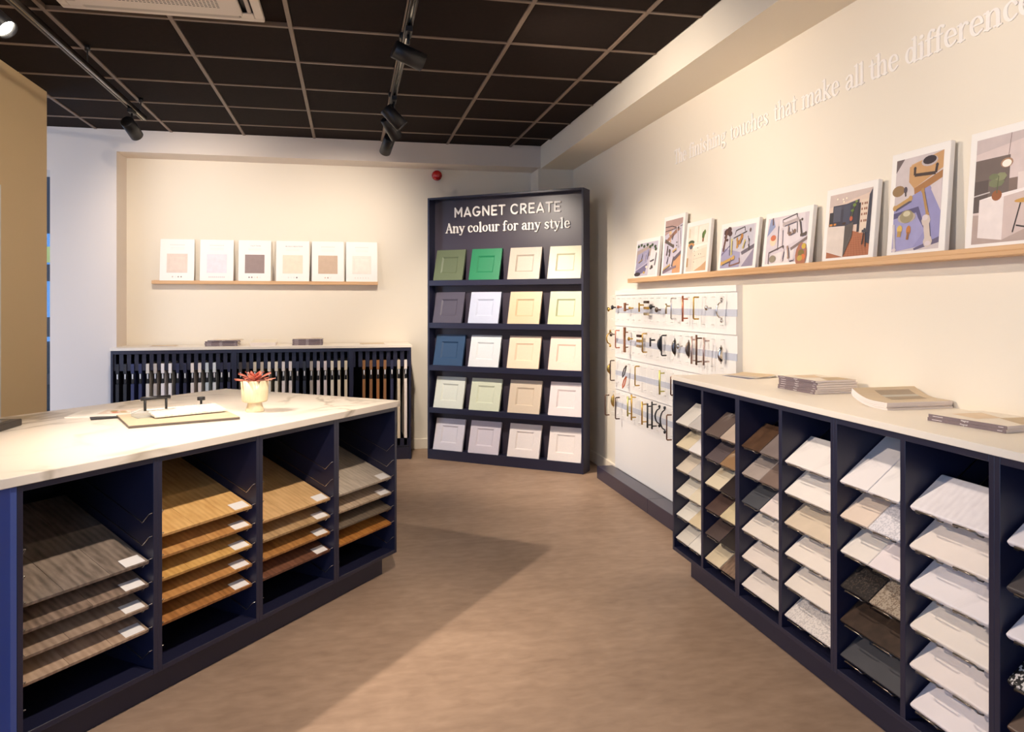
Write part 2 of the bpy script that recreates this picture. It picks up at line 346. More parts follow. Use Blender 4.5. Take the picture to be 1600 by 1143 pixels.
def glyph(mb, strokes, sx, sz, x0, z0, d, col=None, y=0., caps=True):
    cnt_ = [0]
    def poly(pts):
        n = len(pts); cnt_[0] += 1
        if d > 0:
            v = [(x0+px*sx, y-d-.00002*cnt_[0], z0+pz*sz) for px, pz in pts]+[(x0+px*sx, y, z0+pz*sz) for px, pz in pts]
            mb.add(v, [list(range(n))]+[(i, i+n, (i+1) % n+n, (i+1) % n) for i in range(n)], col=col)
        else:
            mb.add([(x0+px*sx, y, z0+pz*sz) for px, pz in pts], [list(range(n))], col=col)
    for s in strokes:
        n = len(s); L = []; R = []
        for i in range(n):
            a = s[max(i-1, 0)]; b = s[min(i+1, n-1)]; dx, dz = b[0]-a[0], b[1]-a[1]; l = math.hypot(dx, dz) or 1
            nx, nz = -dz/l*s[i][2]/2, dx/l*s[i][2]/2
            L.append((s[i][0]+nx, s[i][1]+nz)); R.append((s[i][0]-nx, s[i][1]-nz))
        for i in range(n-1): poly([R[i], R[i+1], L[i+1], L[i]])
        if caps:
            for e in (s[0], s[-1]):
                poly([(e[0]+e[2]/2*math.cos(2*PI*k/10), e[1]+e[2]/2*math.sin(2*PI*k/10)) for k in range(10)])
def text_width(txt, G, track=0.): return sum((G[c][0] if c != ' ' else .3)+track for c in txt)-track
def letters(parent, txt, G, cap, x0, z0, width, d, m, y=0., track=0.):
    k = width/(text_width(txt, G, track)); x = 0.
    for c in txt:
        if c == ' ': x += .3+track; continue
        mb = MB(); glyph(mb, G[c][1], k, cap, 0, 0, d)
        mb.build('letter', m, parent, (x0+x*k, y, z0)); x += G[c][0]+track
class Print:
    """flat printed art in unit coordinates (u right, v up) on a w x h sheet, one thin mesh"""
    def __init__(s, w, h): s.w, s.h, s.mb, s.n = w, h, MB(), 0
    def poly(s, pts, c):
        y = -.00005*s.n; s.n += 1
        s.mb.add([(u*s.w, y, v*s.h) for u, v in pts], [list(range(len(pts)))], col=lin(c)); return s
    def rect(s, u0, v0, u1, v1, c): return s.poly([(u0, v0), (u1, v0), (u1, v1), (u0, v1)], c)
    def ell(s, u, v, ru, rv, c, n=14): return s.poly([(u+ru*math.cos(2*PI*i/n), v+rv*math.sin(2*PI*i/n)) for i in range(n)], c)
    def line(s, pts, wd, c):
        for (a, b) in zip(pts[:-1], pts[1:]):
            dx, dv = (b[0]-a[0])*s.w, (b[1]-a[1])*s.h; l = math.hypot(dx, dv) or 1
            nx, nv = -dv/l*wd/2/s.w, dx/l*wd/2/s.h
            s.poly([(a[0]-nx, a[1]-nv), (b[0]-nx, b[1]-nv), (b[0]+nx, b[1]+nv), (a[0]+nx, a[1]+nv)], c)
        return s
    def bars(s, u0, v0, u1, v1, c, wd=.006, off=.02, sh=(90, 84, 100)):      # a printed handle: bar, two posts, its printed shadow
        s.line([(u0+off, v0-off), (u1+off, v1-off)], wd, sh)
        s.line([(u0, v0), (u1, v1)], wd, c)
        s.ell(u0, v0, wd/s.w*.8, wd/s.h*.8, c, 8); s.ell(u1, v1, wd/s.w*.8, wd/s.h*.8, c, 8); return s
    def text(s, txt, G, u, v, width, cap, c, track=.12):
        k = width/text_width(txt, G, track); x = 0.
        y = -.00005*s.n; s.n += 1
        for ch in txt:
            if ch == ' ': x += .3+track; continue
            glyph(s.mb, G[ch][1], k*s.w, cap*s.h, u*s.w+x*k*s.w, v*s.h, 0, lin(c), y, caps=False); x += G[ch][0]+track
        return s
    def build(s, parent, loc, name='print'):
        o = s.mb.build(name, PRINT, parent, loc); return o

# ------------------------------------------------------------------ room shell
H = 2.881
struct('floor', MB().box(-7, 2.3, -3, 13, -.1, 0), FLOOR)
ceil = struct('ceiling', MB().box(-4.2, 1.785, -1.6, 7.06, 2.905, 2.95), CEILT)
MB().box(-2.085, 1.785, -1.6, 2.43, H, 2.905).build('ceiling_panel', CEILT, ceil)
XS = [-1.513+.6*k for k in range(-5, 6)]; YS = [6.65-.6*k for k in range(0, 8)]
tile = MB().rbox(-.286, .286, -.286, .286, 0, .014, .003).mesh('ceiling_tile', CEILT)
ac = (-1.38, -.43, 3.17, 4.12)
for x in XS+[]:
    for y in YS:
        cx, cy = x+.3, y-.3
        if cx < -2.3 and cy < 5.9: continue
        if cx < -3.9: continue
        if cx+.28 > 1.785 or (ac[0] < cx < ac[1] and ac[2] < cy < ac[3]): continue
        put('ceiling_tile', tile, ceil, (cx, cy, H+.006))
for y0, y1 in [(6.662, 7.05)]:
    for x in XS:
        if x+.6 > 1.79 or x < -3.9: continue
        MB().box(x+.013, x+.587, y0, y1, H+.006, H+.02).build('ceiling_tile', CEILT, ceil)
for y in YS: MB().box(1.5, 1.78, y-.587, y-.013, H+.006, H+.02).build('ceiling_tile', CEILT, ceil)
for x in XS:
    y0 = 2.43 if x > -2.2 else 5.95
    if x > -4 : MB().rbox(x-.012, x+.012, y0, 7.055, H, H+.03, .002).build('grid_bar', CEILB, ceil)
for y in YS+[1.85+.6]:
    x0 = -2.08 if y < 5.95 else -4.1
    MB().rbox(x0, 1.783, y-.012, y+.012, H+.0005, H+.03, .002).build('grid_bar', CEILB, ceil)
# back wall with recess
struct('wall_back', MB().box(-2.0, 2.3, 7.36, 7.46, 0, H+.05), CREAM)
struct('wall_back_pier', MB().box(-2.466, -1.951, 7.06, 7.46, 0, 2.70).box(-3.9, -1.951, 7.06, 7.46, 2.70, H+.05).box(-3.9, -2.466, 7.06, 7.46, 2.524, 2.70), GREYW)
struct('trim_1', MB().box(-1.951, 1.785, 7.06, 7.36, 2.70, H+.05), GREYW)
struct('wall_back_return', MB().box(1.762, 2.11, 7.06, 7.36, 0, 2.69), CREAM)
struct('wall_right', MB().box(2.11, 2.25, -1.6, 7.36, 0, H+.05), CREAM)
struct('trim_2', MB().box(1.785, 2.11, -1.6, 7.36, 2.69, H+.05), CREAM)
struct('wall_front_skyblock', MB().box(-.55, 2.25, -1.7, -1.6, 0, H+.05), CREAM)  # unseen partial wall, added to block skylight from the right rear
struct('wall_left', MB().box(-2.25, -2.085, 1.0, 5.912, 0, H+.05), TAN)
struct('baseboard_back', MB().rbox(-1.951, 1.762, 7.343, 7.36, 0, .10, .004), CREAM)
struct('baseboard_right', MB().rbox(2.093, 2.11, 5.96, 7.06, 0, .10, .004).rbox(2.093, 2.11, 3.75, 5.96, 0, .098, .004), CREAM)
struct('baseboard_left', MB().rbox(-2.085, -2.07, 5.22, 5.912, 0, .10, .004), TAN)
d1 = struct('door_1', MB().box(-2.085, -2.075, 4.3, 5.17, 0, 2.121), WHITEP)
MB().tube([(-2.075, 4.42, 1.0), (-2.02, 4.42, 1.0), (-2.02, 4.54, 1.0)], .009).build('door_handle', STEEL, d1)
# shopfront glimpsed through the gap beside the pier
WFR = mat('dark window frame', (24, 25, 30), .4)
wn = struct('window_1', MB().box(-4.2, -2.2, 8.6, 8.66, 2.12, 2.95).box(-4.2, -2.2, 8.6, 8.66, 1.63, 1.80).box(-4.2, -2.2, 8.6, 8.66, 1.06, 1.26)
            .box(-4.2, -2.2, 8.6, 8.66, 0, .3).box(-4.2, -2.2, 8.6, 8.66, .57, .68).box(-2.3, -2.2, 8.6, 8.66, 0, 2.95).box(-4.2, -4.1, 8.6, 8.66, 0, 2.95), WFR)
for z0, z1 in ((.3, .57), (.68, 1.06), (1.26, 1.63), (1.8, 2.12)): MB().box(-4.1, -2.3, 8.625, 8.631, z0, z1).build('pane', GLASSY, wn)
tag(MB().box(-3.9, -2.35, 8.57, 8.595, 1.82, 1.98).build('window_sign', mat('yellow green sign', (176, 178, 96), .5)), 'yellow green strip sign on the dark window seen past the wall end', 'sign')
tag(MB().rbox(-3.9, -2.4, 8.72, 8.95, .02, 1.0, .02).build('street_planter', mat('dark grey street box', (40, 44, 52), .5)), 'dark grey box standing outside the window past the wall end', 'planter')

# ------------------------------------------------------------------ navy cabinets of the right-hand wall
FR = Frame(1.64, 3.69, -PI/2)                      # local x runs towards the camera along the wall, y into the wall
TILT = math.radians(39)
unit_pos = ['at the far end of the right-hand wall run', 'second from the far end of the right-hand wall run', 'third from the far end of the right-hand wall run', 'nearest the camera in the right-hand wall run']
PW = .672
BAYL = []                                          # (x left, x right) of each bay
wire_me = None
def bracket(mb, xc, z0, th=.016, back=.30, wd=.086):
    # hairpin of wire: bar in front of the slab, prongs going back under it
    c, s = math.cos(TILT), math.sin(TILT); ux = lambda t: (-.0+t*c, t*s)
    pts = []
    def P(x, t, off): # t along slope from the front edge, off below the top surface
        pts.append((xc+x, .004+t*c+off*s, z0+t*s-off*c))
    h = wd/2
    P(-h+.006, back, th+.003); P(-h+.004, .03, th+.003); P(-h-.002, .0, th+.002); P(-h, -.006, th*.5); P(-h+.006, -.006, .0); P(h-.006, -.006, .0); P(h, -.006, th*.5); P(h+.002, .0, th+.002); P(h+.004, .03, th+.003); P(h+.006, back, th+.003)
    mb.tube(pts, .0026, 6)
zrows = [.7906, .672, .552, .433, .315, .195]
for u in range(4):
    x0 = u*PW; x1 = x0+PW
    t = thing('sample_cabinet', 'navy open-front slab sample cabinet '+unit_pos[u], 'cabinet', FR(x0, 0), -PI/2, 'navy cabinets on the right-hand wall')
    MB().rbox(0, .018, 0, .455, .125, 1.005, .001).build('side_panel', NAVY, t); MB().rbox(PW-.018, PW, 0, .455, .125, 1.005, .001).build('side_panel', NAVY, t)
    MB().rbox(PW/2-.011, PW/2+.011, 0.0005, .44, .143, .987, .001).build('divider', NAVY, t)
    MB().rbox(.018, PW-.018, 0.0005, .44, .125, .143, .001).build('bottom_panel', NAVY, t); MB().rbox(.018, PW-.018, 0.0005, .44, .985, 1.005, .001).build('top_panel', NAVY, t)
    MB().box(.018, PW-.018, .44, .452, .125, 1.005).build('back_panel', NAVY_SHADED, t)
    MB().box(.06 if u == 0 else 0, PW, .075, .092, 0, .125).build('plinth', NAVY, t)
    for b, (a0, a1) in enumerate([(.018, PW/2-.011), (PW/2+.011, PW-.018)]):
        BAYL.append((x0+a0, x0+a1))
        for z in zrows:
            mb = MB(); wdt = a1-a0
            for xc in (a0+.082, a1-.082): bracket(mb, xc, z, .02 if len(BAYL) in (6, 7) else .013)
            mb.build('wire_bracket', BRK, t)
rc = MB().rbox(-.006, 4*PW, -.006, .47, 1.0055, 1.028, .0015).build('worktop', COUNTER, None, FR(0, 0), -PI/2)
tag(rc, 'long off-white worktop on the navy right-hand wall cabinets', 'worktop')

# slab samples: per bay, per shelf a list of (colour name, material, long?)
def M(c, var=.05, sc=14, rough=.35): return mat('stone sample', c, rough, var=var, scale=sc)
def V(c, v, sc=9, wd=.03): return marble('veined stone sample', c, v, sc, wd, .35)
W1 = lambda c: marble('white quartz sample', c, tuple(int(k*.9) for k in c), 7, .05, .3, .7)
SL = [
 [[('pale grey-white', W1((226, 218, 206))), ('light grey', M((200, 192, 184)))], [('cream, dark-veined', V((222, 205, 172), (110, 98, 84), 8, .05)), ('white', W1((232, 226, 220)))],
  [('cream', M((216, 201, 180))), ('light grey-beige', M((198, 190, 180)))], [('pale beige', M((222, 212, 194))), ('cream', M((226, 212, 184)))],
  [('off-white', M((226, 218, 203))), ('sand-beige', M((216, 196, 160)))], [('pale stone', M((214, 205, 190))), ('off-white', M((228, 220, 206)))]],
 [[('brown-grey, white-veined', V((106, 90, 82), (205, 192, 180), 4, .012)), ('beige-grey', M((190, 170, 152)))], [('dark taupe, veined', V((98, 85, 84), (190, 178, 170), 4, .012)), ('brown marbled', V((150, 116, 82), (215, 190, 160), 8, .06))],
  [('cream marbled', V((224, 208, 178), (190, 160, 110), 6, .05)), ('black-brown', M((52, 42, 40)))], [('dark brown', M((86, 66, 58), .2)), ('cream-beige', M((212, 194, 154), .12))],
  [('umber', M((80, 65, 60), .12)), ('near-black', M((46, 38, 35), .2))], [('beige', M((215, 196, 162), .1)), ('brown woody', wood('brown wood sample', (92, 70, 54), (146, 118, 96)))]],
 [[('rusty dark brown', M((84, 60, 43), .3, 20)), ('taupe-grey', M((126, 112, 106), .1))], [('mid grey', M((166, 151, 141), .1)), ('brown-grey', M((126, 106, 95), .1))],
  [('slate grey', M((78, 78, 81), .08)), ('off-white', M((228, 213, 204)))], [('creamy white', M((230, 217, 202), .03))], [('warm white', M((229, 215, 202), .03))], [('ivory', M((229, 216, 203), .03))]],
 [[('white', W1((240, 231, 223)))], [('off-white', M((236, 227, 217), .03))], [('sandy beige', M((216, 197, 172), .06))], [('cream-white', M((236, 223, 209), .03))], [('warm ivory', M((231, 218, 204), .03))], [('pale speckled', speckle('pale speckled quartz', (226, 216, 206), (200, 190, 182), 220, .6))]],
 [[('white', W1((240, 231, 226)), 1), ('bright white', W1((242, 234, 228)), 1)], [('beige', M((226, 206, 187), .04)), ('white speckled', speckle('white speckled quartz', (230, 224, 224), (205, 200, 202), 220, .6))],
  [('off-white', M((232, 222, 210), .03)), ('pinkish white', M((236, 223, 219), .02))], [('black speckled', speckle('black speckled granite', (48, 43, 40), (80, 70, 62), 260, .75)), ('beige granite', speckle('beige granite', (170, 154, 134), (128, 110, 92), 260, .6))],
  [('dark brown granite', M((62, 47, 37), .35, 30))], [('dark grey', M((74, 72, 74), .08))]],
 [[('thick white, wood-grained', wood('white grained sample', (228, 218, 216), (242, 233, 230)))], [('thick cream', M((240, 226, 213), .02))], [('thick white', W1((239, 229, 225)))], [('thick ivory', M((236, 223, 209), .02))], [('thick warm-white', M((237, 223, 213), .02))], [('thick pale', M((238, 226, 221), .02))]],
 [[('thick white', W1((240, 230, 228)))], [('thick dark grey', M((78, 70, 68), .2, 30))], [('thick off-white', M((240, 230, 228), .02))], [('black and white speckled', speckle('black and white terrazzo', (30, 28, 28), (214, 206, 198), 150, .62))], [('brown', M((96, 72, 56), .15))]],
]
BAYN = ['leftmost bay', 'second bay from the left', 'third bay from the left', 'fourth bay from the left', 'fifth bay from the left', 'sixth bay from the left', 'seventh bay from the left']
SHN = ['top', 'second', 'third', 'fourth', 'fifth', 'bottom']
for bi, bay in enumerate(SL):
    a0, a1 = BAYL[bi]
    for ri, row in enumerate(bay):
        n = len(row); wid = a1-a0-.014
        for k, it in enumerate(row):
            long_ = len(it) > 2; L = .32 if long_ else .148; th = .02 if bi >= 5 else .012
            xl = a0+.007+k*(wid/n)+random.uniform(-.002, .002); ww = wid/n-(.004 if n == 2 else 0)
            mb = MB(); mb.rbox(0, ww, 0, L, -th, 0, .006 if bi >= 5 else .0015, 3 if bi >= 5 else 1, Matrix.Rotation(TILT, 4, 'X'))
            o = mb.build('slab_sample', it[1], None, FR(xl, .005+random.uniform(0, .003), zrows[ri]), -PI/2)
            half = '' if n == 1 else (', left half' if k == 0 else ', right half')
            tag(o, f'{it[0]} slab sample on the {SHN[ri]} shelf{half}, {BAYN[bi]}', 'slab sample', 'stone slab samples in the right-hand cabinets')

# ------------------------------------------------------------------ island
A_IS = math.atan2(.783, .622)
FI = Frame(.2393, 4.011, A_IS)                     # x along the front (towards the far right end = 0), y into the island
BW = .4825
bayname = ['nearest the camera', 'second from the camera', 'second from the far end', 'at the far right end']
RZ = [.657, .577, .499, .418, .341, .260, .178]    # rail levels
SLP = math.tan(math.radians(21))
for u in range(4):
    x0 = -1.93+u*BW
    t = thing('floor_sample_cabinet', 'navy open island cabinet for floor samples, '+bayname[u], 'cabinet', FI(x0, 0), A_IS, 'navy cabinets of the island')
    MB().rbox(0, .018, 0, .58, .102, .862, .001).build('side_panel', NAVY, t); MB().rbox(BW-.018, BW, 0, .58, .102, .862, .001).build('side_panel', NAVY, t)
    MB().rbox(.018, BW-.018, .0005, .56, .102, .12, .001).build('bottom_panel', NAVY, t); MB().rbox(.018, BW-.018, .0005, .56, .842, .862, .001).build('top_panel', NAVY, t)
    MB().box(.018, BW-.018, .56, .572, .102, .862).build('back_panel', NAVY_SHADED, t)
    MB().box(0, BW-.06 if u == 3 else BW, .05, .068, 0, .102).build('plinth', NAVY, t)
    for z in RZ:
        zb = z-.026
        for sgn, xs in ((1, .018), (-1, BW-.018)):
            xi = xs+sgn*.012
            MB().tube([(xs, .47, zb+.43*SLP), (xi, .465, zb+.425*SLP), (xi, .05, zb+.004), (xi, .043, zb), (xi, .038, zb+.004), (xi, .008, zb+.034), (xi-sgn*.003, .004, zb+.036), (xs, .003, zb+.037)], .0016, 6).build('wire_rail', STEEL, t)
tb = thing('island_back_cabinet', 'navy back run of the island under the marble worktop', 'cabinet', FI(-1.93, .585), A_IS)
MB().rbox(0, 1.93, 0, .018, .102, .862, .001).build('back_panel', NAVY, tb)
MB().rbox(0, .018, .018, .63, .102, .862, .001).build('side_panel', NAVY, tb); MB().rbox(1.912, 1.93, .018, .63, .102, .862, .001).build('side_panel', NAVY, tb)
MB().rbox(.018, 1.912, .018, .63, .102, .12, .001).build('bottom_panel', NAVY, tb); MB().rbox(.018, 1.912, .018, .63, .844, .862, .001).build('top_panel', NAVY, tb)
for k in range(4): MB().rbox(.02+k*.473, .02+(k+1)*.473-.003, .632, .65, .105, .86, .001).build('door', NAVY, tb)
MB().box(.02, 1.87, .55, .568, 0, .102).build('plinth', NAVY, tb)
tag(MB().rbox(-.020, -.001, -.001, 1.22, .0, .862, .001).build('end_panel', NAVY_SKYLIT, None, FI(-1.93, 0), A_IS), 'skylight-tinted navy end panel at the near left end of the island', 'panel')
tag(MB().rbox(-1.93-.10, .016, -.013, 1.245, .8625, .893, .002).build('marble_worktop', MARBLE, None, FI(0, 0), A_IS), 'white marble-effect worktop with grey veins on the island', 'worktop')

def oak(a, b): return wood('oak floor board', a, b, .42)
BO = [
 {2: ('grey-brown oak', (92, 80, 70), (142, 126, 112)), 3: ('dark grey-brown oak', (84, 66, 54), (150, 128, 110)), 4: ('greyish beige oak', (128, 106, 88), (168, 144, 122)), 5: ('beige-brown oak', (150, 122, 98), (186, 158, 132))},
 {1: ('golden oak', (196, 146, 84), (222, 178, 114)), 2: ('amber oak', (160, 108, 58), (196, 146, 86)), 3: ('honey oak', (184, 136, 70), (212, 166, 96)), 4: ('mid-brown oak', (158, 106, 54), (190, 138, 80)), 5: ('orange-brown oak', (132, 84, 40), (176, 120, 66))},
 {2: ('light oak', (190, 148, 96), (214, 174, 122)), 3: ('pale brown oak', (152, 120, 82), (182, 150, 108)), 4: ('rustic orange oak', (138, 90, 44), (178, 126, 70)), 5: ('dark walnut', (88, 54, 38), (124, 82, 60))},
 {2: ('light grey oak', (166, 152, 134), (196, 182, 164)), 3: ('grey-beige oak', (160, 138, 114), (190, 168, 142)), 4: ('dark grey-brown oak', (92, 80, 66), (118, 104, 88)), 5: ('reddish orange oak', (150, 92, 38), (184, 124, 60))},
]
LAB = mat('white label', (240, 234, 228), .5)
BIN = ['nearest island bay', 'second island bay from camera', 'third island bay from camera', 'far right island bay']
for u in range(4):
    for r, (nm, a, b) in BO[u].items():
        x0 = -1.93+u*BW+.022; wd = BW-.044
        t = thing('floor_board_sample', f'{nm} floor sample, {ORD[r-min(BO[u])]} board in the {BIN[u]}', 'floor sample', FI(x0, .016, RZ[r]), A_IS, 'floor board samples in the island')
        mtl = oak(a, b); R = Matrix.Rotation(math.radians(21), 4, 'X')
        cuts = [0, .34, .68, 1.] if (u, r) in ((0, 4), (0, 5), (1, 1), (2, 2), (3, 2)) else [0, .52, 1.] if (u+r) % 2 else [0, .3, .66, 1.]
        for c0, c1 in zip(cuts[:-1], cuts[1:]):
            MB().rbox(c0*wd+.0004, c1*wd-.0004, 0, .50, -.012, 0, .0006, 1, R).build('plank', mtl, t)
        if not (u == 3 and r >= 4):
            MB().box(wd-.088, wd-.012, .006, .05, .0003, .001, R).build('label', LAB, t)

# ------------------------------------------------------------------ back run with hanging door samples
FB = Frame(-1.95, 6.89, 0)
bays = [(0, .978, 16), (.978, 1.962, 16), (1.962, 2.49, 8)]
BUN = ['left', 'middle', 'right']
cw, cb, cn, cd_ = (226, 216, 204), (190, 178, 164), (38, 42, 74), (24, 25, 36)
cols = [
 [('black', cd_), ('charcoal', (30, 32, 40)), ('navy', (46, 52, 92)), ('midnight blue', (42, 48, 86)), ('pale grey', (214, 206, 196)), ('grey-beige', (186, 176, 166)), ('pinkish white', (234, 226, 224)), ('white', (238, 232, 228)), ('dark navy', cn), ('inky navy', (36, 38, 64)), ('cream-white', (228, 218, 210)), ('off-white', (226, 216, 208)), ('pale blue', (198, 208, 212)), ('icy white', (214, 220, 222)), ('deep navy', (32, 34, 60)), ('ink blue', (40, 42, 70))],
 [('brown-grey', (72, 64, 62)), ('mocha', (64, 56, 54)), ('sand', (206, 194, 172)), ('beige', (190, 178, 160)), ('cream', (228, 220, 206)), ('ivory', (230, 222, 204)), ('white', (236, 228, 224)), ('pale pinkish white', (234, 224, 220)), ('navy', (40, 46, 70)), ('slate', (48, 54, 68)), ('stone grey', (176, 166, 156)), ('blush white', (228, 214, 210)), ('lilac white', (224, 212, 212)), ('cream-white', (232, 224, 206)), ('vanilla', (228, 216, 190)), ('buttery', (222, 208, 180))],
 [None, ('oak brown', (142, 98, 58)), ('chestnut brown', (134, 92, 58)), ('amber brown', (150, 98, 52)), ('tan brown', (140, 98, 62)), ('navy', (44, 46, 74)), ('beige', (206, 190, 166)), ('white', (232, 222, 214))],
]
SX = [[(160+v/6.667) for v in (160, 238, 315, 388, 470, 547, 622, 697, 768, 845, 922, 994, 1068, 1144, 1216, 1287)], None, None]
DARK = mat('black sample strap', (16, 16, 20), .4)
TAGM = mat('pale sample tag', (214, 216, 220), .4)
def sample_me(c):
    m = cm('plain', c, rough=.5)
    mb = MB(); mb.prismx([(0, .19), (0, .725), (.03, .725), (.03, .812), (0, .812), (0, .893), (.36, .893), (.36, .19)], -.0125, .0125)
    return mb.mesh('panel', m)
strap_me = MB().rbox(-.0105, .0105, .008, .028, .727, .81, .001).mesh('strap', DARK)
tag_me = MB().prismx([(0, .808), (0, .778), (.004, .766), (.006, .808)], -.004, .006).mesh('hang_tag', TAGM)
for b, (x0, x1, n) in enumerate(bays):
    t = thing('door_sample_cabinet', f'navy slotted door sample cabinet, {BUN[b]} one of the back wall run', 'cabinet', FB(x0, 0), 0, 'navy cabinets along the back wall')
    wd = x1-x0
    MB().rbox(0, .018, 0, .44, .0, 1.005, .001).build('side_panel', NAVY, t); MB().rbox(wd-.018, wd, 0, .44, .0, 1.005, .001).build('side_panel', NAVY, t)
    MB().rbox(.018, wd-.018, .0005, .43, .975, 1.005, .001).build('top_panel', NAVY, t); MB().rbox(.018, wd-.018, .012, .43, .105, .123, .001).build('bottom_panel', NAVY_SHADED, t)
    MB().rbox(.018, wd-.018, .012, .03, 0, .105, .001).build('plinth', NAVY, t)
    MB().box(.018, wd-.018, .43, .44, 0, 1.005).build('back_panel', NAVY_SHADED, t)
    pitch = (wd-.036)/n if b < 2 else (wd-.036)/8
    for k in range(n+1):
        c = .018+k*pitch; a = max(.018, c-pitch/2+.0135); e = min(wd-.018, c+pitch/2-.0135)
        MB().box(a, e, .022, .036, .835, .975).build('comb_slat', NAVY, t)
        MB().box(a, e, .022, .036, .123, .185).build('comb_slat', NAVY, t)
    for k in range(n):
        it = cols[b][k]
        if it is None: continue
        xx = x0+.018+(k+.5)*pitch
        s = thing('door_sample', f'{it[0]} hanging door sample, {ORD[k]} from the left in the {BUN[b]} slotted cabinet', 'door sample', FB(xx, .014+random.uniform(-.004, .004)), 0, 'hanging door samples in the back run')
        put('panel', sample_me(it[1]), s); put('strap', strap_me, s); put('hang_tag', tag_me, s)
tag(MB().rbox(-.006, 2.498, -.006, .452, 1.0055, 1.028, .0015).build('back_worktop', COUNTER, None, FB(0, 0)), 'off-white worktop on the slotted cabinets along the back wall', 'worktop')

# ------------------------------------------------------------------ colour display stand
A_M = math.atan2(-.609, .793); FM = Frame(.686, 6.881, A_M); MW = 1.494
t = thing('colour_display', 'tall navy display stand with five ledges and raised white lettering', 'display stand', FM(0, 0), A_M)
MB().rbox(0, .018, 0, .155, 0, 2.352, .001).build('side_panel', NAVY, t); MB().rbox(MW-.018, MW, 0, .155, 0, 2.352, .001).build('side_panel', NAVY, t)
MB().rbox(.018, MW-.018, 0, .155, 2.334, 2.352, .001).build('top_panel', NAVY, t); MB().box(.018, MW-.018, .10, .118, 0, 2.334).build('back_panel', mat('navy with lamp sheen', (56, 50, 62), .34, spec=.6), t)  # back panel navy lightened, lamp glare on the header put into the colour
LZ = [1.608, 1.227, .846, .465, .088]
for i, z in enumerate(LZ):
    mb = MB().rbox(.018, MW-.018, .001, .10, (z-.048) if i < 4 else .0, z, .001)
    mb.build('ledge' if i < 4 else 'plinth', NAVY, t)
letters(t, 'MAGNET CREATE', SANS, .092, .228, 2.174, 1.03, .012, LETTER, .0995, .17)
letters(t, 'Any colour for any style', SERIFB, .088, .138, 2.036, 1.205, .012, LETTER, .0995, .03)
DC = [
 [('olive green', (88, 98, 74)), ('emerald green', (26, 116, 76)), ('taupe', (172, 160, 144)), ('pale sage cream', (200, 194, 162))],
 [('slate purple-grey', (78, 74, 88)), ('pale blue-grey', (184, 190, 208)), ('sand', (206, 180, 144)), ('light sage', (182, 184, 144))],
 [('navy blue', (44, 72, 104)), ('pale grey', (216, 219, 220)), ('peach-beige', (234, 207, 178)), ('blush pink', (238, 204, 184))],
 [('pale mint white', (217, 221, 208)), ('pale green', (208, 213, 188)), ('tan-beige', (210, 192, 168)), ('lilac-pink', (228, 214, 210))],
 [('lilac-grey', (216, 212, 219)), ('pale mauve', (212, 204, 211)), ('warm white', (234, 224, 217)), ('cream-white', (236, 225, 216))],
]
TM = math.radians(-15); RM = Matrix.Rotation(TM, 4, 'X')
SW = .297
for i, z in enumerate(LZ):
    for k, (nm, c) in enumerate(DC[i]):
        x = [.047, .412, .792, 1.170][k]+random.uniform(-.006, .006)
        s = thing('shaker_door_sample', f'{nm} square shaker door sample, {ORD[k]} from the left on the {["top", "second", "third", "fourth", "bottom"][i]} ledge', 'door sample', FM(x, .010, z+.001), A_M, 'shaker samples on the display stand')
        m = cm('plain', c, rough=.42, var=.03, scale=40, stretch=(6, 6, .6))
        f = MB(); hh, r_ = .284, .066
        for q in ((0, r_, 0, hh), (SW-r_, SW, 0, hh), (r_, SW-r_, 0, r_), (r_, SW-r_, hh-r_, hh)): f.box(q[0], q[1], 0, .02, q[2], q[3], RM)
        # sloped inner moulding
        a, b = r_, .012
        for P in ([(a, a), (SW-a, a), (SW-a-b, a+b), (a+b, a+b)], [(SW-a, a), (SW-a, hh-a), (SW-a-b, hh-a-b), (SW-a-b, a+b)], [(SW-a, hh-a), (a, hh-a), (a+b, hh-a-b), (SW-a-b, hh-a-b)], [(a, hh-a), (a, a), (a+b, a+b), (a+b, hh-a-b)]):
            f.add([RM @ Vector((P[0][0], .0015, P[0][1])), RM @ Vector((P[1][0], .0015, P[1][1])), RM @ Vector((P[2][0], .0095, P[2][1])), RM @ Vector((P[3][0], .0095, P[3][1]))], [(0, 1, 2, 3)])
        f.build('frame', m, s); MB().box(r_, SW-r_, .009, .018, r_, hh-r_, RM).build('panel', m, s)

# ------------------------------------------------------------------ wall lettering on the right wall
t = thing('wall_lettering', 'white raised serif sentence high on the right-hand cream wall', 'lettering', (2.1095, 4.715, 2.322), -PI/2)
for wd_, y0, wid in (('The', 4.715, .185), ('finishing', 4.488, .485), ('touches', 3.957, .405), ('that', 3.504, .205), ('make', 3.258, .285), ('all', 2.932, .125), ('the', 2.778, .175), ('difference', 2.57, .575)):
    letters(t, wd_, SERIF, .094, 4.715-y0, 0, wid, .003, LETTER)

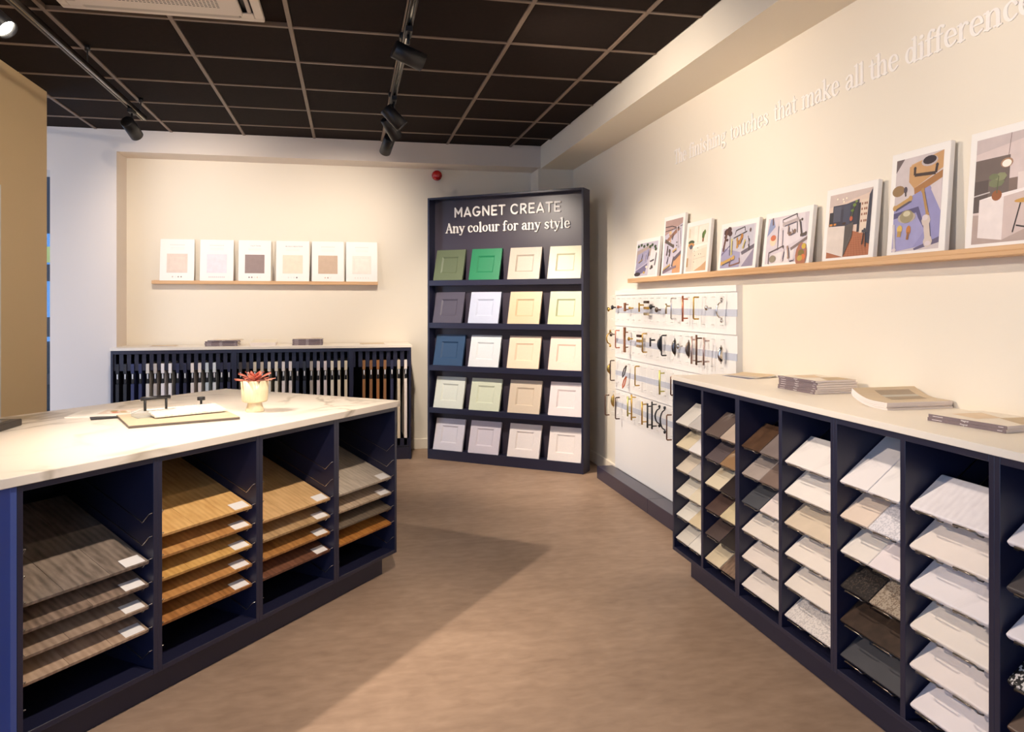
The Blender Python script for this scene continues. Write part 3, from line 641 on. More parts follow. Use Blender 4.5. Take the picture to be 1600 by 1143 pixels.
# ------------------------------------------------------------------ picture ledge on the right wall with canvases
t = tag(MB().rbox(0, 4.2, .0, .084, 1.553, 1.568, .001).rbox(0, 4.2, .0, .010, 1.568, 1.585, .001).rbox(0, 4.2, .074, .084, 1.568, 1.588, .001).build('picture_ledge', OAKSHELF, None, (2.026, 5.37, 0), -PI/2), 'long oak picture ledge with canvases on the right-hand wall', 'shelf')
CAN = mat('white canvas', (238, 233, 226), .6)
TC = math.radians(-6.2)
def canvas(Y0, Y1, h, label, art, th=.02):
    wd = Y0-Y1
    s = thing('canvas_print', label, 'picture', (2.044, Y0, 1.5695), -PI/2, 'canvas prints on the oak picture ledge')
    Rm = Matrix.Rotation(math.atan2(-.030, h), 4, 'X'); h2 = math.hypot(h, .030)
    MB().rbox(0, wd, 0, th, 0, h2, .0015, 1, Rm).build('canvas', CAN, s)
    mg = .028
    P = Print(wd-2*mg, h2-2*mg); art(P)
    for i, v in enumerate(P.mb.v): P.mb.v[i] = tuple(Rm @ Vector((v[0]+mg, v[1]-.0004, v[2]+mg)))
    P.build(s, (0, 0, 0)); return s
LIL, LIL2, LILD, BR, GR, PK = (164, 158, 184), (196, 188, 200), (120, 112, 142), (168, 120, 80), (70, 62, 62), (214, 200, 200)
BRASS, BRONZE = (196, 160, 90), (96, 84, 74)
def art_a(P):
    P.rect(0, 0, 1, 1, LIL2).poly([(0, .78), (.7, .92), (.7, .6), (0, .42)], (180, 160, 150)).poly([(0, .2), (.55, .4), (.62, .82), (.05, .66)], LIL).poly([(0, 0), (.5, .12), (.58, .38), (0, .16)], LILD)
    P.poly([(.62, .0), (1, .0), (1, .7), (.7, .8)], (224, 216, 214))
    for u, v in ((.06, .92), (.2, .95), (.34, .9), (.5, .93), (.64, .86), (.74, .9), (.88, .84), (.92, .76)): P.ell(u, v, .06, .05, (66, 82, 54), 7)
    P.bars(.12, .42, .3, .5, BRASS).bars(.26, .52, .3, .66, GR).bars(.42, .44, .46, .66, PK).bars(.7, .42, .86, .46, GR).bars(.92, .3, .96, .64, GR).bars(.72, .2, .84, .24, BRONZE).bars(.55, .5, .6, .74, LILD)
    P.ell(.55, .26, .06, .035, (226, 214, 190)).ell(.45, .1, .05, .04, BRASS).ell(.12, .06, .16, .06, (60, 50, 54)).ell(.8, .25, .05, .05, BRONZE)
def art_b(P):
    P.rect(0, 0, 1, 1, LIL2).poly([(0, .72), (1, .9), (1, 1), (0, 1)], (178, 148, 140)).poly([(0, .6), (.8, .86), (.9, .8), (.1, .56)], (150, 110, 92)).poly([(.55, .0), (1, .0), (1, .34), (.6, .28)], (204, 152, 110))
    P.line([(0, .88), (.4, .88), (.9, .8)], .006, (60, 50, 56)).line([(0, .8), (.6, .82), (1, .86)], .005, (70, 60, 60))
    P.bars(.08, .62, .55, .5, BRONZE, .016).bars(.36, .6, .3, .72, (190, 150, 110), .012).ell(.33, .76, .08, .03, (220, 190, 140)).bars(.45, .64, .5, .72, GR).bars(.7, .84, .82, .48, PK, .009).bars(.85, .84, .95, .5, PK, .009)
    P.bars(.18, .36, .22, .5, BRONZE, .012).ell(.35, .42, .06, .04, BRONZE).bars(.35, .34, .36, .42, BRONZE, .014).bars(.55, .4, .72, .44, BRASS, .01).poly([(.6, .28), (1, .4), (1, .34), (.64, .22)], (110, 96, 104))
    P.poly([(0, .0), (.78, .1), (.78, .14), (.0, .06)], (130, 112, 124)).bars(.05, .08, .4, .16, BRASS, .01).bars(.22, .2, .28, .3, GR).bars(.52, .14, .6, .3, BRONZE).ell(.75, .56, .03, .012, GR).ell(.75, .5, .03, .012, GR)
def art_c(P):
    P.rect(0, 0, 1, 1, (236, 222, 204)).rect(0, .0, .3, .55, (210, 196, 178)).poly([(.3, 0), (1, .0), (1, .5), (.3, .42)], (228, 212, 190)).poly([(.4, 0), (1, .0), (1, .2), (.75, .1)], (204, 160, 118))
    P.rect(.32, .6, .98, .98, (240, 230, 214)).rect(.5, .62, .54, .98, (222, 206, 184)).poly([(.1, .56), (1, .6), (1, .55), (.1, .5)], (244, 236, 224))
    P.ell(.2, .64, .16, .05, (70, 84, 56), 9).ell(.2, .58, .16, .05, (196, 140, 84)).ell(.2, .54, .09, .05, (92, 90, 98)).ell(.78, .76, .07, .09, (84, 110, 52), 7).ell(.84, .82, .06, .06, (104, 128, 64), 6).rect(.74, .62, .82, .7, (150, 96, 66))
    for u, v in ((.38, .44), (.42, .34), (.62, .36), (.72, .36), (.4, .2), (.55, .5)): P.ell(u, v, .018, .012, (120, 100, 84), 6)
    P.line([(.36, .0), (.36, .42)], .002, (190, 172, 150)).line([(.36, .26), (.95, .3)], .002, (190, 172, 150)).rect(.02, .1, .1, .3, (178, 140, 100)).rect(.05, .75, .12, .95, (216, 200, 176))
def art_d(P):
    P.rect(0, 0, 1, 1, (206, 198, 204)).poly([(.22, .3), (.95, .52), (.95, 1), (.3, .96)], (196, 192, 200)).poly([(0, .0), (.6, .0), (.6, .36), (0, .52)], LIL).poly([(.0, .3), (.25, .52), (.25, .56), (.0, .36)], LILD).poly([(.62, .36), (1, .52), (1, .42), (.66, .28)], (112, 104, 112)).poly([(.66, 0), (1, .0), (1, .42)], (150, 140, 158))
    for u, v, r in ((.12, .9, .09), (.2, .95, .08), (.24, .85, .07), (.1, .78, .05), (.16, .7, .04)): P.ell(u, v, r, r, (86, 60, 56), 7)
    P.line([(.14, .95), (.08, .6), (.06, .42)], .02, (110, 76, 66))
    P.line([(.4, .8), (.42, .9), (.68, .96), (.7, .86)], .006, GR).line([(.36, .72), (.76, .84)], .007, GR).line([(.24, .84), (.28, .3)], .007, (70, 60, 62))
    P.bars(.33, .34, .31, .68, (206, 190, 110), .012).bars(.5, .5, .48, .68, (188, 140, 74), .014).bars(.56, .6, .62, .74, (182, 126, 62), .018).bars(.68, .46, .72, .62, (200, 180, 96), .01).bars(.86, .4, .82, .6, BRONZE, .008).ell(.86, .86, .025, .05, (110, 90, 84)).ell(.84, .62, .025, .04, GR).bars(.78, .74, .84, .54, PK, .006)
    P.bars(.05, .12, .42, .24, (204, 162, 92), .016).line([(.34, .22), (.3, .04), (.62, .1), (.6, .22)], .008, (140, 100, 84))
def art_e(P):
    P.rect(0, 0, 1, 1, (212, 200, 204)).poly([(.3, .28), (.96, .5), (.9, 1), (.3, .96)], (222, 212, 214)).poly([(.2, 0), (.7, .0), (.72, .3), (.2, .2)], (226, 216, 212)).poly([(.62, .3), (1, .5), (1, .43), (.64, .24)], (128, 112, 108))
    P.poly([(0, .6), (.06, .98), (.14, .98), (.2, .8), (.1, .7)], (144, 154, 186)).line([(.12, 1), (.14, .84)], .012, (104, 82, 76)).ell(.17, .5, .085, .12, (228, 206, 176)).ell(.17, .56, .07, .065, (204, 116, 82))
    P.line([(.4, .78), (.38, .92), (.72, 1), (.76, .6)], .006, GR).line([(.72, .98), (.76, .62)], .006, GR).bars(.28, .3, .26, .82, PK, .012).bars(.4, .34, .38, .72, PK, .012).bars(.86, .56, .8, .84, BRONZE, .009).ell(.85, .86, .025, .03, BRONZE).bars(.86, .54, .96, .56, BRONZE, .012)
    P.bars(.42, .82, .74, .88, (186, 170, 168), .016).bars(.58, .6, .7, .64, (134, 110, 94), .014).bars(.54, .62, .54, .76, (150, 126, 112), .008).bars(.64, .62, .62, .7, PK, .006)
    P.line([(.1, .0), (.09, .24), (.46, .36), (.44, .1)], .006, (96, 80, 78)).ell(.2, .1, .085, .08, (150, 140, 118)).bars(.44, .06, .46, .26, PK, .012).bars(.6, .1, .56, .32, (170, 140, 120), .01).bars(.62, .04, .72, .06, PK, .008)
    P.ell(.9, .12, .13, .26, (172, 112, 84), 12).ell(.92, .26, .06, .1, (150, 104, 128)).ell(.95, .3, .05, .06, (206, 172, 70)).ell(.9, .16, .07, .08, (128, 112, 58)).ell(.95, .08, .05, .06, (214, 120, 64)).ell(.88, .06, .06, .06, (190, 160, 80))
def art_f(P):
    P.rect(0, 0, 1, 1, (222, 198, 180)).poly([(0, .8), (1, .94), (1, 1), (0, 1)], (206, 186, 176)).poly([(0, .0), (1, .0), (1, .3), (.45, .42), (0, .1)], (172, 108, 76))
    for i in range(9): P.line([(.4+i*.07, .0), (.44+i*.05, .3)], .002, (150, 88, 60)); P.line([(.38, .03+i*.033), (.98, .02+i*.034)], .0012, (190, 124, 90))
    P.rect(.1, .48, .72, .82, (64, 62, 74)).poly([(.28, .8), (.72, .86), (.72, .82), (.28, .74)], (74, 72, 86)).rect(.02, .5, .16, .72, (54, 52, 58)).rect(.12, .56, .3, .8, (86, 86, 100)).rect(.36, .5, .52, .8, (76, 78, 94)).rect(.04, .51, .11, .54, (214, 140, 64)).rect(.14, .51, .2, .54, (214, 140, 64))
    P.rect(.7, .36, .76, .8, (52, 50, 58)).rect(.76, .34, .94, .84, (226, 206, 184)).poly([(.9, .2), (1, .16), (1, .98), (.94, .9)], (66, 66, 78))
    for v in (.5, .6, .68, .76):
        for u in (.8, .86, .9): P.rect(u-.02, v, u+.012, v+.035, (150, 104, 80))
    P.poly([(0, .1), (.42, .0), (.42, .48), (0, .5)], (220, 206, 194)).poly([(.42, .0), (.6, .3), (.62, .52), (.42, .48)], (96, 88, 84))
    for i in range(5): P.line([(.44+.035*i, .12+.06*i), (.44+.035*i, .46)], .0015, (66, 60, 58))
    P.ell(.56, .58, .035, .04, (190, 100, 70)).line([(.56, .6), (.6, .7), (.64, .8)], .004, (92, 104, 54)).ell(.62, .78, .04, .025, (118, 138, 64)).ell(.58, .7, .04, .02, (104, 124, 58)).ell(.66, .83, .03, .02, (128, 144, 74)).ell(.4, .52, .05, .02, (70, 52, 44))
    for u, v in ((.2, .92), (.34, .9), (.42, .91), (.36, .86)): P.ell(u, v, .018, .014, (250, 238, 214))
    P.line([(.85, .16), (.88, .4)], .006, (60, 58, 62)).line([(.93, .12), (.9, .4)], .006, (60, 58, 62)).rect(.83, .34, .97, .38, (72, 70, 76))
def art_g(P):
    P.rect(0, 0, 1, 1, (206, 194, 192)).poly([(0, .86), (.18, 1), (0, 1)], (112, 98, 96)).poly([(.3, .74), (1, .86), (1, 1), (.34, .92)], (206, 164, 118)).poly([(.3, .9), (1, 1), (1, .82), (.42, .66), (.3, .74)], (198, 154, 106)).poly([(.42, .66), (1, .8), (1, .72), (.44, .58)], (166, 118, 74))
    P.poly([(0, .0), (1, .06), (1, .4), (.76, .66), (.46, .6), (0, .5)], (148, 144, 186)).poly([(0, .42), (.54, .46), (.72, .2), (.66, .18), (.5, .4), (0, .36)], (92, 86, 122)).poly([(.48, .02), (1, .12), (1, .06), (.5, -.0)], (104, 96, 122)).poly([(.78, .62), (1, .38), (1, .72)], (210, 196, 196)).poly([(0, .0), (.46, .03), (.7, .2), (.5, .38), (0, .36)], (158, 154, 194))
    P.ell(.72, .92, .17, .055, (190, 178, 176)).ell(.72, .93, .14, .045, (58, 48, 52)).line([(.42, .86), (.42, .8), (.86, .78), (.88, .86)], .012, (72, 58, 54)).ell(.42, .87, .03, .02, GR).ell(.88, .86, .03, .02, GR)
    P.ell(.08, .66, .14, .06, (150, 120, 84)).ell(.24, .66, .04, .035, (84, 76, 86)).line([(.24, .64), (.25, .59)], .008, GR)
    P.bars(.02, .48, .36, .56, (192, 152, 96), .014).bars(.62, .62, .74, .36, (176, 136, 86), .012).bars(.72, .3, .78, .08, (206, 190, 178), .028).ell(.7, .33, .06, .03, PK).ell(.78, .06, .06, .025, PK)
    P.ell(.3, .36, .2, .06, (182, 168, 156)).ell(.3, .37, .15, .07, (156, 144, 112)).ell(.3, .40, .08, .03, (206, 196, 164)).ell(.16, .24, .06, .045, (214, 180, 96)).line([(.16, .22), (.15, .16)], .02, (176, 140, 82)).ell(.36, .22, .05, .05, (190, 124, 64)).line([(.36, .2), (.34, .12)], .012, (150, 100, 62)).line([(.02, .3), (.07, .02)], .012, (196, 186, 188)).ell(.06, .02, .05, .02, PK)
def art_h(P):
    P.rect(0, 0, 1, 1, (214, 196, 190)).poly([(0, .86), (1, 1), (0, 1)], (198, 182, 178)).rect(0, .36, .34, .8, (112, 98, 92)).rect(.34, .4, .42, .58, (128, 108, 98)).rect(0, .3, .14, .6, (92, 80, 76)).line([(0, .46), (.16, .48)], .004, (200, 190, 186)).poly([(0, .0), (1, .0), (1, .2), (0, .28)], (178, 158, 148))
    P.rect(.42, .46, 1, .62, (226, 210, 202)).poly([(.06, .42), (.24, .45), (.8, .5), (.8, .46), (.3, .4)], (240, 230, 224)).poly([(.06, .06), (.3, .02), (.3, .42), (.06, .42)], (232, 220, 214)).poly([(.3, .02), (.6, .14), (.6, .46), (.3, .42)], (206, 186, 178))
    P.line([(.34, 1), (.32, .76)], .002, (120, 100, 90)).line([(.6, 1), (.6, .8)], .002, (120, 100, 90)).ell(.31, .73, .06, .045, (170, 132, 104)).ell(.31, .725, .045, .035, (250, 240, 224)).ell(.6, .76, .06, .045, (184, 150, 124)).ell(.6, .755, .045, .035, (250, 240, 224))
    P.ell(.23, .44, .05, .05, (150, 92, 56)).ell(.22, .56, .08, .045, (120, 124, 92), 7).ell(.26, .61, .06, .04, (138, 140, 104), 7).ell(.19, .62, .05, .03, (112, 118, 86), 7).line([(.23, .46), (.24, .62)], .004, (96, 100, 70))
    P.rect(.52, .42, .72, .5, (214, 186, 146)).ell(.56, .36, .16, .025, (198, 150, 76)).line([(.46, .34), (.4, .08)], .005, (58, 50, 48)).line([(.56, .5), (.54, .03)], .006, (58, 50, 48)).line([(.68, .35), (.7, .1)], .005, (58, 50, 48)).line([(.43, .14), (.54, .11), (.7, .16)], .005, (58, 50, 48)).rect(.62, .0, 1, .04, (226, 214, 206))
canvas(5.30, 4.865, .292, 'leftmost small canvas print of handles and leaves on lilac panels', art_a)
canvas(4.795, 4.47, .408, 'tall narrow canvas print of handles, second from the left on the ledge', art_b)
canvas(4.44, 4.115, .334, 'canvas print of a pale kitchen with plants, third from the left', art_c)
canvas(3.99, 3.58, .279, 'landscape canvas print of brass handles with a dark flower', art_d)
canvas(3.515, 3.11, .284, 'landscape canvas print of handles with a fruit bowl in the corner', art_e)
canvas(3.01, 2.675, .331, 'canvas print of a dark kitchen with herringbone floor', art_f)
canvas(2.595, 2.30, .408, 'tall canvas print of cup handles on lilac and wooden blocks', art_g)
canvas(2.21, 1.75, .406, 'large canvas print of a white kitchen island with a stool', art_h)

# ------------------------------------------------------------------ oak ledge on the back wall with range cards
tag(MB().rbox(0, 1.985, .0, .075, 1.576, 1.59, .001).rbox(0, 1.985, 0, .009, 1.59, 1.606, .001).rbox(0, 1.985, .066, .075, 1.59, 1.61, .001).build('picture_ledge', OAKSHELF, None, (-1.727, 7.283, 0)), 'short oak picture ledge holding cards on the back wall', 'shelf')
CARD = mat('white card', (243, 239, 233), .5)
def card(x0, x1, label, sq, dots, title=None, tcol=(120, 108, 112), grey=None):
    wd = x1-x0; h = .392
    s = thing('range_card', label, 'card', (x0, 7.297, 1.5915), 0, 'range cards on the back wall ledge')
    Rm = Matrix.Rotation(math.radians(-6.3), 4, 'X')
    MB().rbox(0, wd, 0, .008, 0, h, .001, 1, Rm).build('board', CARD, s)
    P = Print(wd, h)
    P.rect(.2, .22, .8, .66, sq)
    if grey: P.rect(.2, .22, .8, .225, grey); P.rect(.27, .28, .73, .60, tuple(min(255, v+3) for v in sq)); P.line([(.27, .28), (.27, .6), (.73, .6)], .0015, grey)
    for i, c in enumerate(dots): P.ell(.5+(i-(len(dots)-1)/2)*(.5/max(6, len(dots))), .125, .022, .018, c, 10)
    if title: P.text(title, SANSL, .5-.05*len(title)*.5/1.1, .855, min(.62, .052*len(title)), .028, tcol, .25)
    else:
        for i in range(9): P.rect(.29+i*.048, .856, .29+i*.048+.03, .876, (226, 216, 210))
    for i in range(3): P.rect(.3, .80-.02*i, .7, .806-.02*i, (234, 226, 219))
    for i, v in enumerate(P.mb.v): P.mb.v[i] = tuple(Rm @ Vector((v[0], v[1]-.0005, v[2])))
    P.build(s, (0, 0, 0))
card(-1.665, -1.375, 'leftmost white range card with pinkish beige square and three dots', (226, 208, 194), [(206, 198, 188), (240, 232, 226), (170, 156, 146), (164, 150, 140)], None, grey=(214, 196, 184))
card(-1.327, -1.039, 'white range card with pale lilac square, second from the left', (232, 222, 228), [(220, 206, 206)]*9)
card(-.997, -.712, 'white range card with dark mauve-brown square and TATTON title', (150, 130, 126), [(120, 104, 108), (128, 110, 112), (238, 230, 224), (236, 206, 174), (238, 230, 226)], 'TATTON', (150, 138, 140))
card(-.667, -.37, 'white range card with pale peach square and WINCHESTER title', (238, 220, 198), [(236, 222, 214), (240, 232, 226), (236, 222, 220), (104, 90, 90)], 'WINCHESTER', (128, 112, 116))
card(-.348, -.055, 'white range card with tan square, fifth from the left', (200, 174, 150), [(222, 190, 168), (176, 140, 122), (232, 226, 222)], None)
card(-.036, .254, 'rightmost white range card with faint cream square', (240, 228, 216), [(236, 224, 216)]*6, None, grey=(232, 214, 204))

# ------------------------------------------------------------------ handle display board
FH = Frame(2.07, 5.765, -PI/2)
t = thing('handle_board', 'white wall board with shade-toned rails and clear plates for cabinet handles', 'display board', FH(0, 0), -PI/2)
BWD = 1.945
MB().box(0, BWD, .008, .040, .10, 1.503).build('back_board', WHITE, t)
RAIL_SHADED = mat('rail with bluish shade', (196, 200, 212), .4)  # blue-grey tone stands for the bluish shadow along each row
rz = [1.348, 1.104, .852, .602]
MB().rbox(0, BWD, 0, .008, 1.466, 1.503, .001).build('raised_panel', WHITE, t)
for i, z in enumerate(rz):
    MB().box(0, BWD, .004, .008, z-.02, z+.02).build('rail', RAIL_SHADED, t)
    nz = rz[i+1]+.122 if i < 3 else .10
    MB().rbox(0, BWD, 0, .008, nz, z-.021, .001).build('raised_panel', WHITE, t)
plate = MB().rbox(.004, .106, -.022, -.018, -.09, .115, .001).mesh('clear_plate', ACRYL)
post = MB().tube([(.055, -.018, .09), (.055, .008, .09)], .0022, 6).tube([(.055, -.018, -.07), (.055, .008, -.07)], .0022, 6).mesh('stand_off', WHITE)
for i, z in enumerate(rz):
    for k in range(17):
        if z < .9 and k > 12: continue
        p = put('clear_plate', plate, t, (-.09+k*.1145, 0, z)); put('stand_off', post, p)
tag(MB().rbox(0, 1.06, 0, .13, 0, .098, .002).rbox(1.0615, 2.13, 0, .13, 0, .098, .002).build('platform', mat('navy platform', (52, 48, 66), .28), None, (1.94, 5.83, 0), -PI/2), 'low dark navy platform under the white handle board', 'platform')

MT = {'brass': cm('metal', (204, 164, 88), rough=.3), 'black': cm('plain', (26, 25, 28), rough=.35), 'copper': cm('metal', (206, 128, 98), rough=.35), 'bronze': cm('metal', (120, 104, 92), rough=.35),
      'nickel': cm('metal', (196, 178, 148), rough=.3), 'chrome': cm('metal', (214, 210, 206), rough=.15), 'pewter': cm('metal', (112, 106, 104), rough=.25), 'pink': cm('metal', (206, 180, 172), rough=.4), 'brown': cm('metal', (122, 92, 76), rough=.4),
      'lime': cm('metal', (204, 196, 120), rough=.35), 'dark': cm('metal', (84, 62, 54), rough=.4), 'wood': wood('brown wood pull', (112, 68, 40), (150, 98, 62))}
CN = {'brass': 'brass', 'black': 'black', 'copper': 'copper', 'bronze': 'bronze', 'nickel': 'pale nickel', 'chrome': 'chrome', 'pewter': 'pewter', 'pink': 'rose-grey', 'brown': 'brown', 'lime': 'pale gold', 'dark': 'dark brown', 'wood': 'wooden'}
def handle(kind, col, h):
    mb = MB(); q = -.034; m = MT[col]; k = h/2
    if kind == 'knob':
        R = Matrix.Rotation(PI/2, 4, 'X'); r = max(.009, min(.018, k))
        mb.lathe([(.006, -.0), (.005, .014), (r*.6, .02), (r, .026), (r, .031), (r*.75, .036), (0, .037)], 14, R)
    elif kind == 'tknob': mb.tube([(0, 0, k*.5), (0, q, k*.5)], .006, 8); mb.tube([(0, q, -k), (0, q, k)], .0065, 8)
    elif kind == 'bar':
        mb.tube([(0, q, -k), (0, q, k)], .0062, 10)
        for z in (-k+.02, k-.02): mb.tube([(0, 0, z), (0, q, z)], .0045, 8)
    elif kind == 'dh': mb.tube([(0, 0, -k), (0, q+.004, -k), (0, q, -k+.004), (0, q, k-.004), (0, q+.004, k), (0, 0, k)], .0048, 8)
    elif kind == 'bow':
        pts = [(0, q*math.sin(PI*i/10)**.5 if 0 < i < 10 else 0, -k+.012+(h-.024)*i/10) for i in range(11)]
        mb.tube(pts, .005, 8, radii=[.004+.002*math.sin(PI*i/10) for i in range(11)])
        for z in (-k, k): mb.lathe([(0, -.012), (.007, -.008), (.009, 0), (.007, .008), (0, .012)], 10, Matrix.Translation((0, -.003, z)))
    elif kind == 'cup':
        vs = []; fs = []; n, mm = 12, 8
        for i in range(n+1):
            a = PI*i/n
            for j in range(mm+1):
                b = PI*j/mm
                vs.append((-.013+.026*(1-math.cos(b))/2*1.0, -.026*math.sin(a)*math.sin(b)**.8 if 0 < j < mm else 0, -k*math.cos(a)*(.55+.45*math.sin(b))))
        for i in range(n):
            for j in range(mm): fs.append((i*(mm+1)+j, i*(mm+1)+j+1, (i+1)*(mm+1)+j+1, (i+1)*(mm+1)+j))
        mb.add(vs, fs, True)
        for sg in (-1, 1): mb.prism([(-.004, sg*k*1.2), (.008, sg*k*.85), (-.012, sg*k*.85)], -.004, 0)
    elif kind == 'edge':
        pass
    elif kind == 'wood':
        n = 8; L = []
        for i in range(n+1):
            v = -1+2*i/n; L.append((.009+.006*v*v, k*v))
        mb.prism([(x, z) for x, z in L]+[(-x, z) for x, z in L[::-1]], q, q+.012); mb.tube([(0, 0, k*.6), (0, q+.01, k*.6)], .004, 6); mb.tube([(0, 0, -k*.6), (0, q+.01, -k*.6)], .004, 6)
    return mb, m
HR = [
 [('knob', 'brass', 5.777, 1.334, 1.374), ('knob', 'black', 5.686, 1.35, 1.39), ('knob', 'copper', 5.554, 1.361, 1.385), ('wood', 'wood', 5.408, 1.342, 1.405), ('knob', 'brass', 5.308, 1.357, 1.376), ('tknob', 'brass', 5.105, 1.341, 1.405), ('edge', 'brass', 5.03, 1.319, 1.418), ('knob', 'black', 4.904, 1.355, 1.40), ('knob', 'bronze', 4.804, 1.336, 1.38), ('tknob', 'nickel', 4.634, 1.333, 1.4), ('dh', 'chrome', 4.554, 1.302, 1.433), ('bar', 'copper', 4.381, 1.289, 1.448), ('dh', 'brass', 4.229, 1.308, 1.438), ('knob', 'chrome', 4.07, 1.359, 1.389), ('bow', 'chrome', 3.936, 1.303, 1.422)],
 [('bow', 'brass', 5.808, 1.061, 1.179), ('knob', 'bronze', 5.716, 1.132, 1.182), ('dh', 'copper', 5.598, 1.058, 1.192), ('wood', 'wood', 5.415, 1.034, 1.222), ('knob', 'brass', 5.321, 1.125, 1.154), ('edge', 'bronze', 5.166, 1.087, 1.174), ('dh', 'brass', 5.044, 1.058, 1.188), ('tknob', 'black', 4.90, 1.105, 1.165), ('cup', 'black', 4.80, 1.085, 1.171), ('dh', 'black', 4.707, 1.057, 1.189), ('cup', 'pewter', 4.565, 1.069, 1.168), ('knob', 'chrome', 4.46, 1.089, 1.174), ('cup', 'bronze', 4.36, 1.071, 1.166), ('bar', 'pink', 4.255, 1.037, 1.203), ('bar', 'brown', 4.19, 1.035, 1.214), ('bar', 'pink', 4.094, 1.042, 1.203), ('cup', 'chrome', 3.94, 1.068, 1.158)],
 [('cup', 'brass', 5.824, .839, .911), ('dh', 'bronze', 5.716, .793, .95), ('loop', 'black', 5.442, .757, .931), ('dh', 'brass', 5.185, .808, .947), ('bar', 'lime', 4.739, .796, .957), ('dh', 'brown', 4.559, .813, .932)],
 [('dh', 'brown', 5.839, .502, .662), ('cup', 'brass', 5.731, .583, .675), ('dh', 'dark', 5.598, .507, .671), ('bar', 'lime', 5.334, .565, .712), ('bar', 'brass', 5.255, .548, .735), ('bar', 'brass', 5.05, .547, .71), ('bar', 'black', 4.95, .541, .709), ('bar', 'black', 4.87, .545, .732), ('bow', 'black', 4.815, .575, .705), ('bow', 'black', 4.728, .547, .708), ('dh', 'brown', 4.624, .514, .676)],
]
KN = {'knob': 'round knob', 'tknob': 'T-bar knob', 'bar': 'bar handle', 'dh': 'slim D handle', 'bow': 'bow handle', 'cup': 'cup handle', 'edge': 'trio of edge pulls', 'loop': 'pair of leather loop pulls', 'wood': 'waisted pull'}
LEA = mat('dark leather', (52, 40, 36), .55); LEA2 = mat('orange leather', (186, 88, 40), .5)
for ri, row in enumerate(HR):
    for k, (kind, col, Y, z0, z1) in enumerate(row):
        lab = f'{CN[col]+" " if kind not in ("edge", "loop") else ""}{KN[kind]}, {ORD[k]} from left in {["top", "second", "third", "bottom"][ri]} row of handle board'
        loc = (2.0475, Y, (z0+z1)/2); h = z1-z0
        if kind in ('edge', 'loop'):
            s = thing('handle_set' if kind == 'edge' else 'leather_pull', lab, 'cabinet handle', loc, -PI/2, 'handles on the handle board')
            if kind == 'edge':
                for dz, mm in ((h*.42, MT['dark']), (0, MT['brass']), (-h*.42, MT['nickel'])): MB().rbox(-.032, .032, -.02, 0, dz-.009, dz+.009, .002).build('edge_pull', mm, s)
            else:
                for dz, mm in ((.042, LEA), (-.04, LEA2)):
                    MB().tube([(0, -.004, dz+.045), (-.006, -.02, dz+.02), (-.01, -.03, dz-.02), (0, -.034, dz-.042), (.008, -.022, dz-.02), (.004, -.01, dz+.02), (0, -.004, dz+.045)], .0045, 8).build('loop', mm, s)
                    MB().lathe([(.006, 0), (.006, .006), (0, .007)], 10, Matrix.Translation((0, 0, dz+.04)) @ Matrix.Rotation(PI/2, 4, 'X')).build('stud', MT['bronze'], s)
        else:
            mb, m = handle(kind, col, h)
            tag(mb.build('cabinet_handle', m, None, loc, -PI/2), lab, 'cabinet handle', 'handles on the handle board')

# ------------------------------------------------------------------ catalogues and leaflets
MAUVE = mat('mauve-grey cover', (120, 104, 106), .4); PAGES = mat('page edges', (228, 216, 208), .7, var=.05, scale=30, stretch=(.2, .2, 60))
COVT = mat('pale printed cover', (234, 222, 204), .35)
COVB = mat('beige printed cover', (204, 182, 150), .35)
def catalogue(loc, rz_, sp, dp, h, label, group):
    # spine along local x at y=0, pages behind
    s = thing('catalogue', label, 'catalogue', loc, rz_, group)
    MB().box(.0, sp, .0008, dp, .0006, h-.0006).build('pages', PAGES, s)
    MB().box(0, sp, -.0006, .0008, 0, h).build('spine', MAUVE, s)
    MB().box(0, sp, .0, dp+.001, h-.0006, h).build('cover', COVT, s)
    P = Print(sp, h); P.text('Magnet', SANS, .44, .28, .1, .55, (240, 234, 230)).rect(.06, .4, .2, .6, (214, 204, 202)).rect(.9, .4, .96, .6, (214, 204, 202))
    P.build(s, (0, -.0008, 0), 'spine_print')['kind'] = 'stuff'
    Q = Print(sp, dp)
    for i, v in enumerate(Q.poly([(.55, .55), (.98, .3), (.98, .95), (.6, .98)], (200, 176, 140)).poly([(.1, .3), (.5, .2), (.55, .6), (.15, .8)], (228, 204, 172)).mb.v): Q.mb.v[i] = (v[0], v[2], h+.0003-v[1])
    Q.build(s, (0, 0, 0), 'cover_print')
    return s
def stack(frame_loc, rz_, n, sp, dp, h, where, jit=.004):
    z = frame_loc[2]
    for i in range(n):
        pos = 'bottom' if i == 0 else 'top' if i == n-1 else f'{ORD[i]} from the bottom'
        a = rz_+random.uniform(-.02, .02); jx = random.uniform(-jit, jit)
        catalogue((frame_loc[0]+jx*math.cos(rz_), frame_loc[1]+jx*math.sin(rz_), z), a, sp, dp, h, f'mauve-spined catalogue, {pos} of the stack {where}', f'catalogues stacked {where}'); z += h+.0004
CT = 1.0282
stack((1.845, 3.03, CT), -PI/2+.08, 6, .248, .20, .0089, 'in the middle of the right worktop')
stack((1.80, 2.09, CT), -PI/2+.15, 2, .262, .225, .0105, 'at the right edge of the picture')
stack((-1.235, 7.02, CT), 0, 5, .27, .21, .0082, 'left on the back worktop', .003)
catalogue((-1.21, 7.01, CT+5*.0086+.001), -.02, .27, .21, .008, 'single mauve-spined catalogue set askew on the left back worktop pile', 'catalogues stacked left of centre on the back worktop')
stack((-.50, 7.02, CT), 0, 7, .262, .21, .0078, 'right on the back worktop', .002)
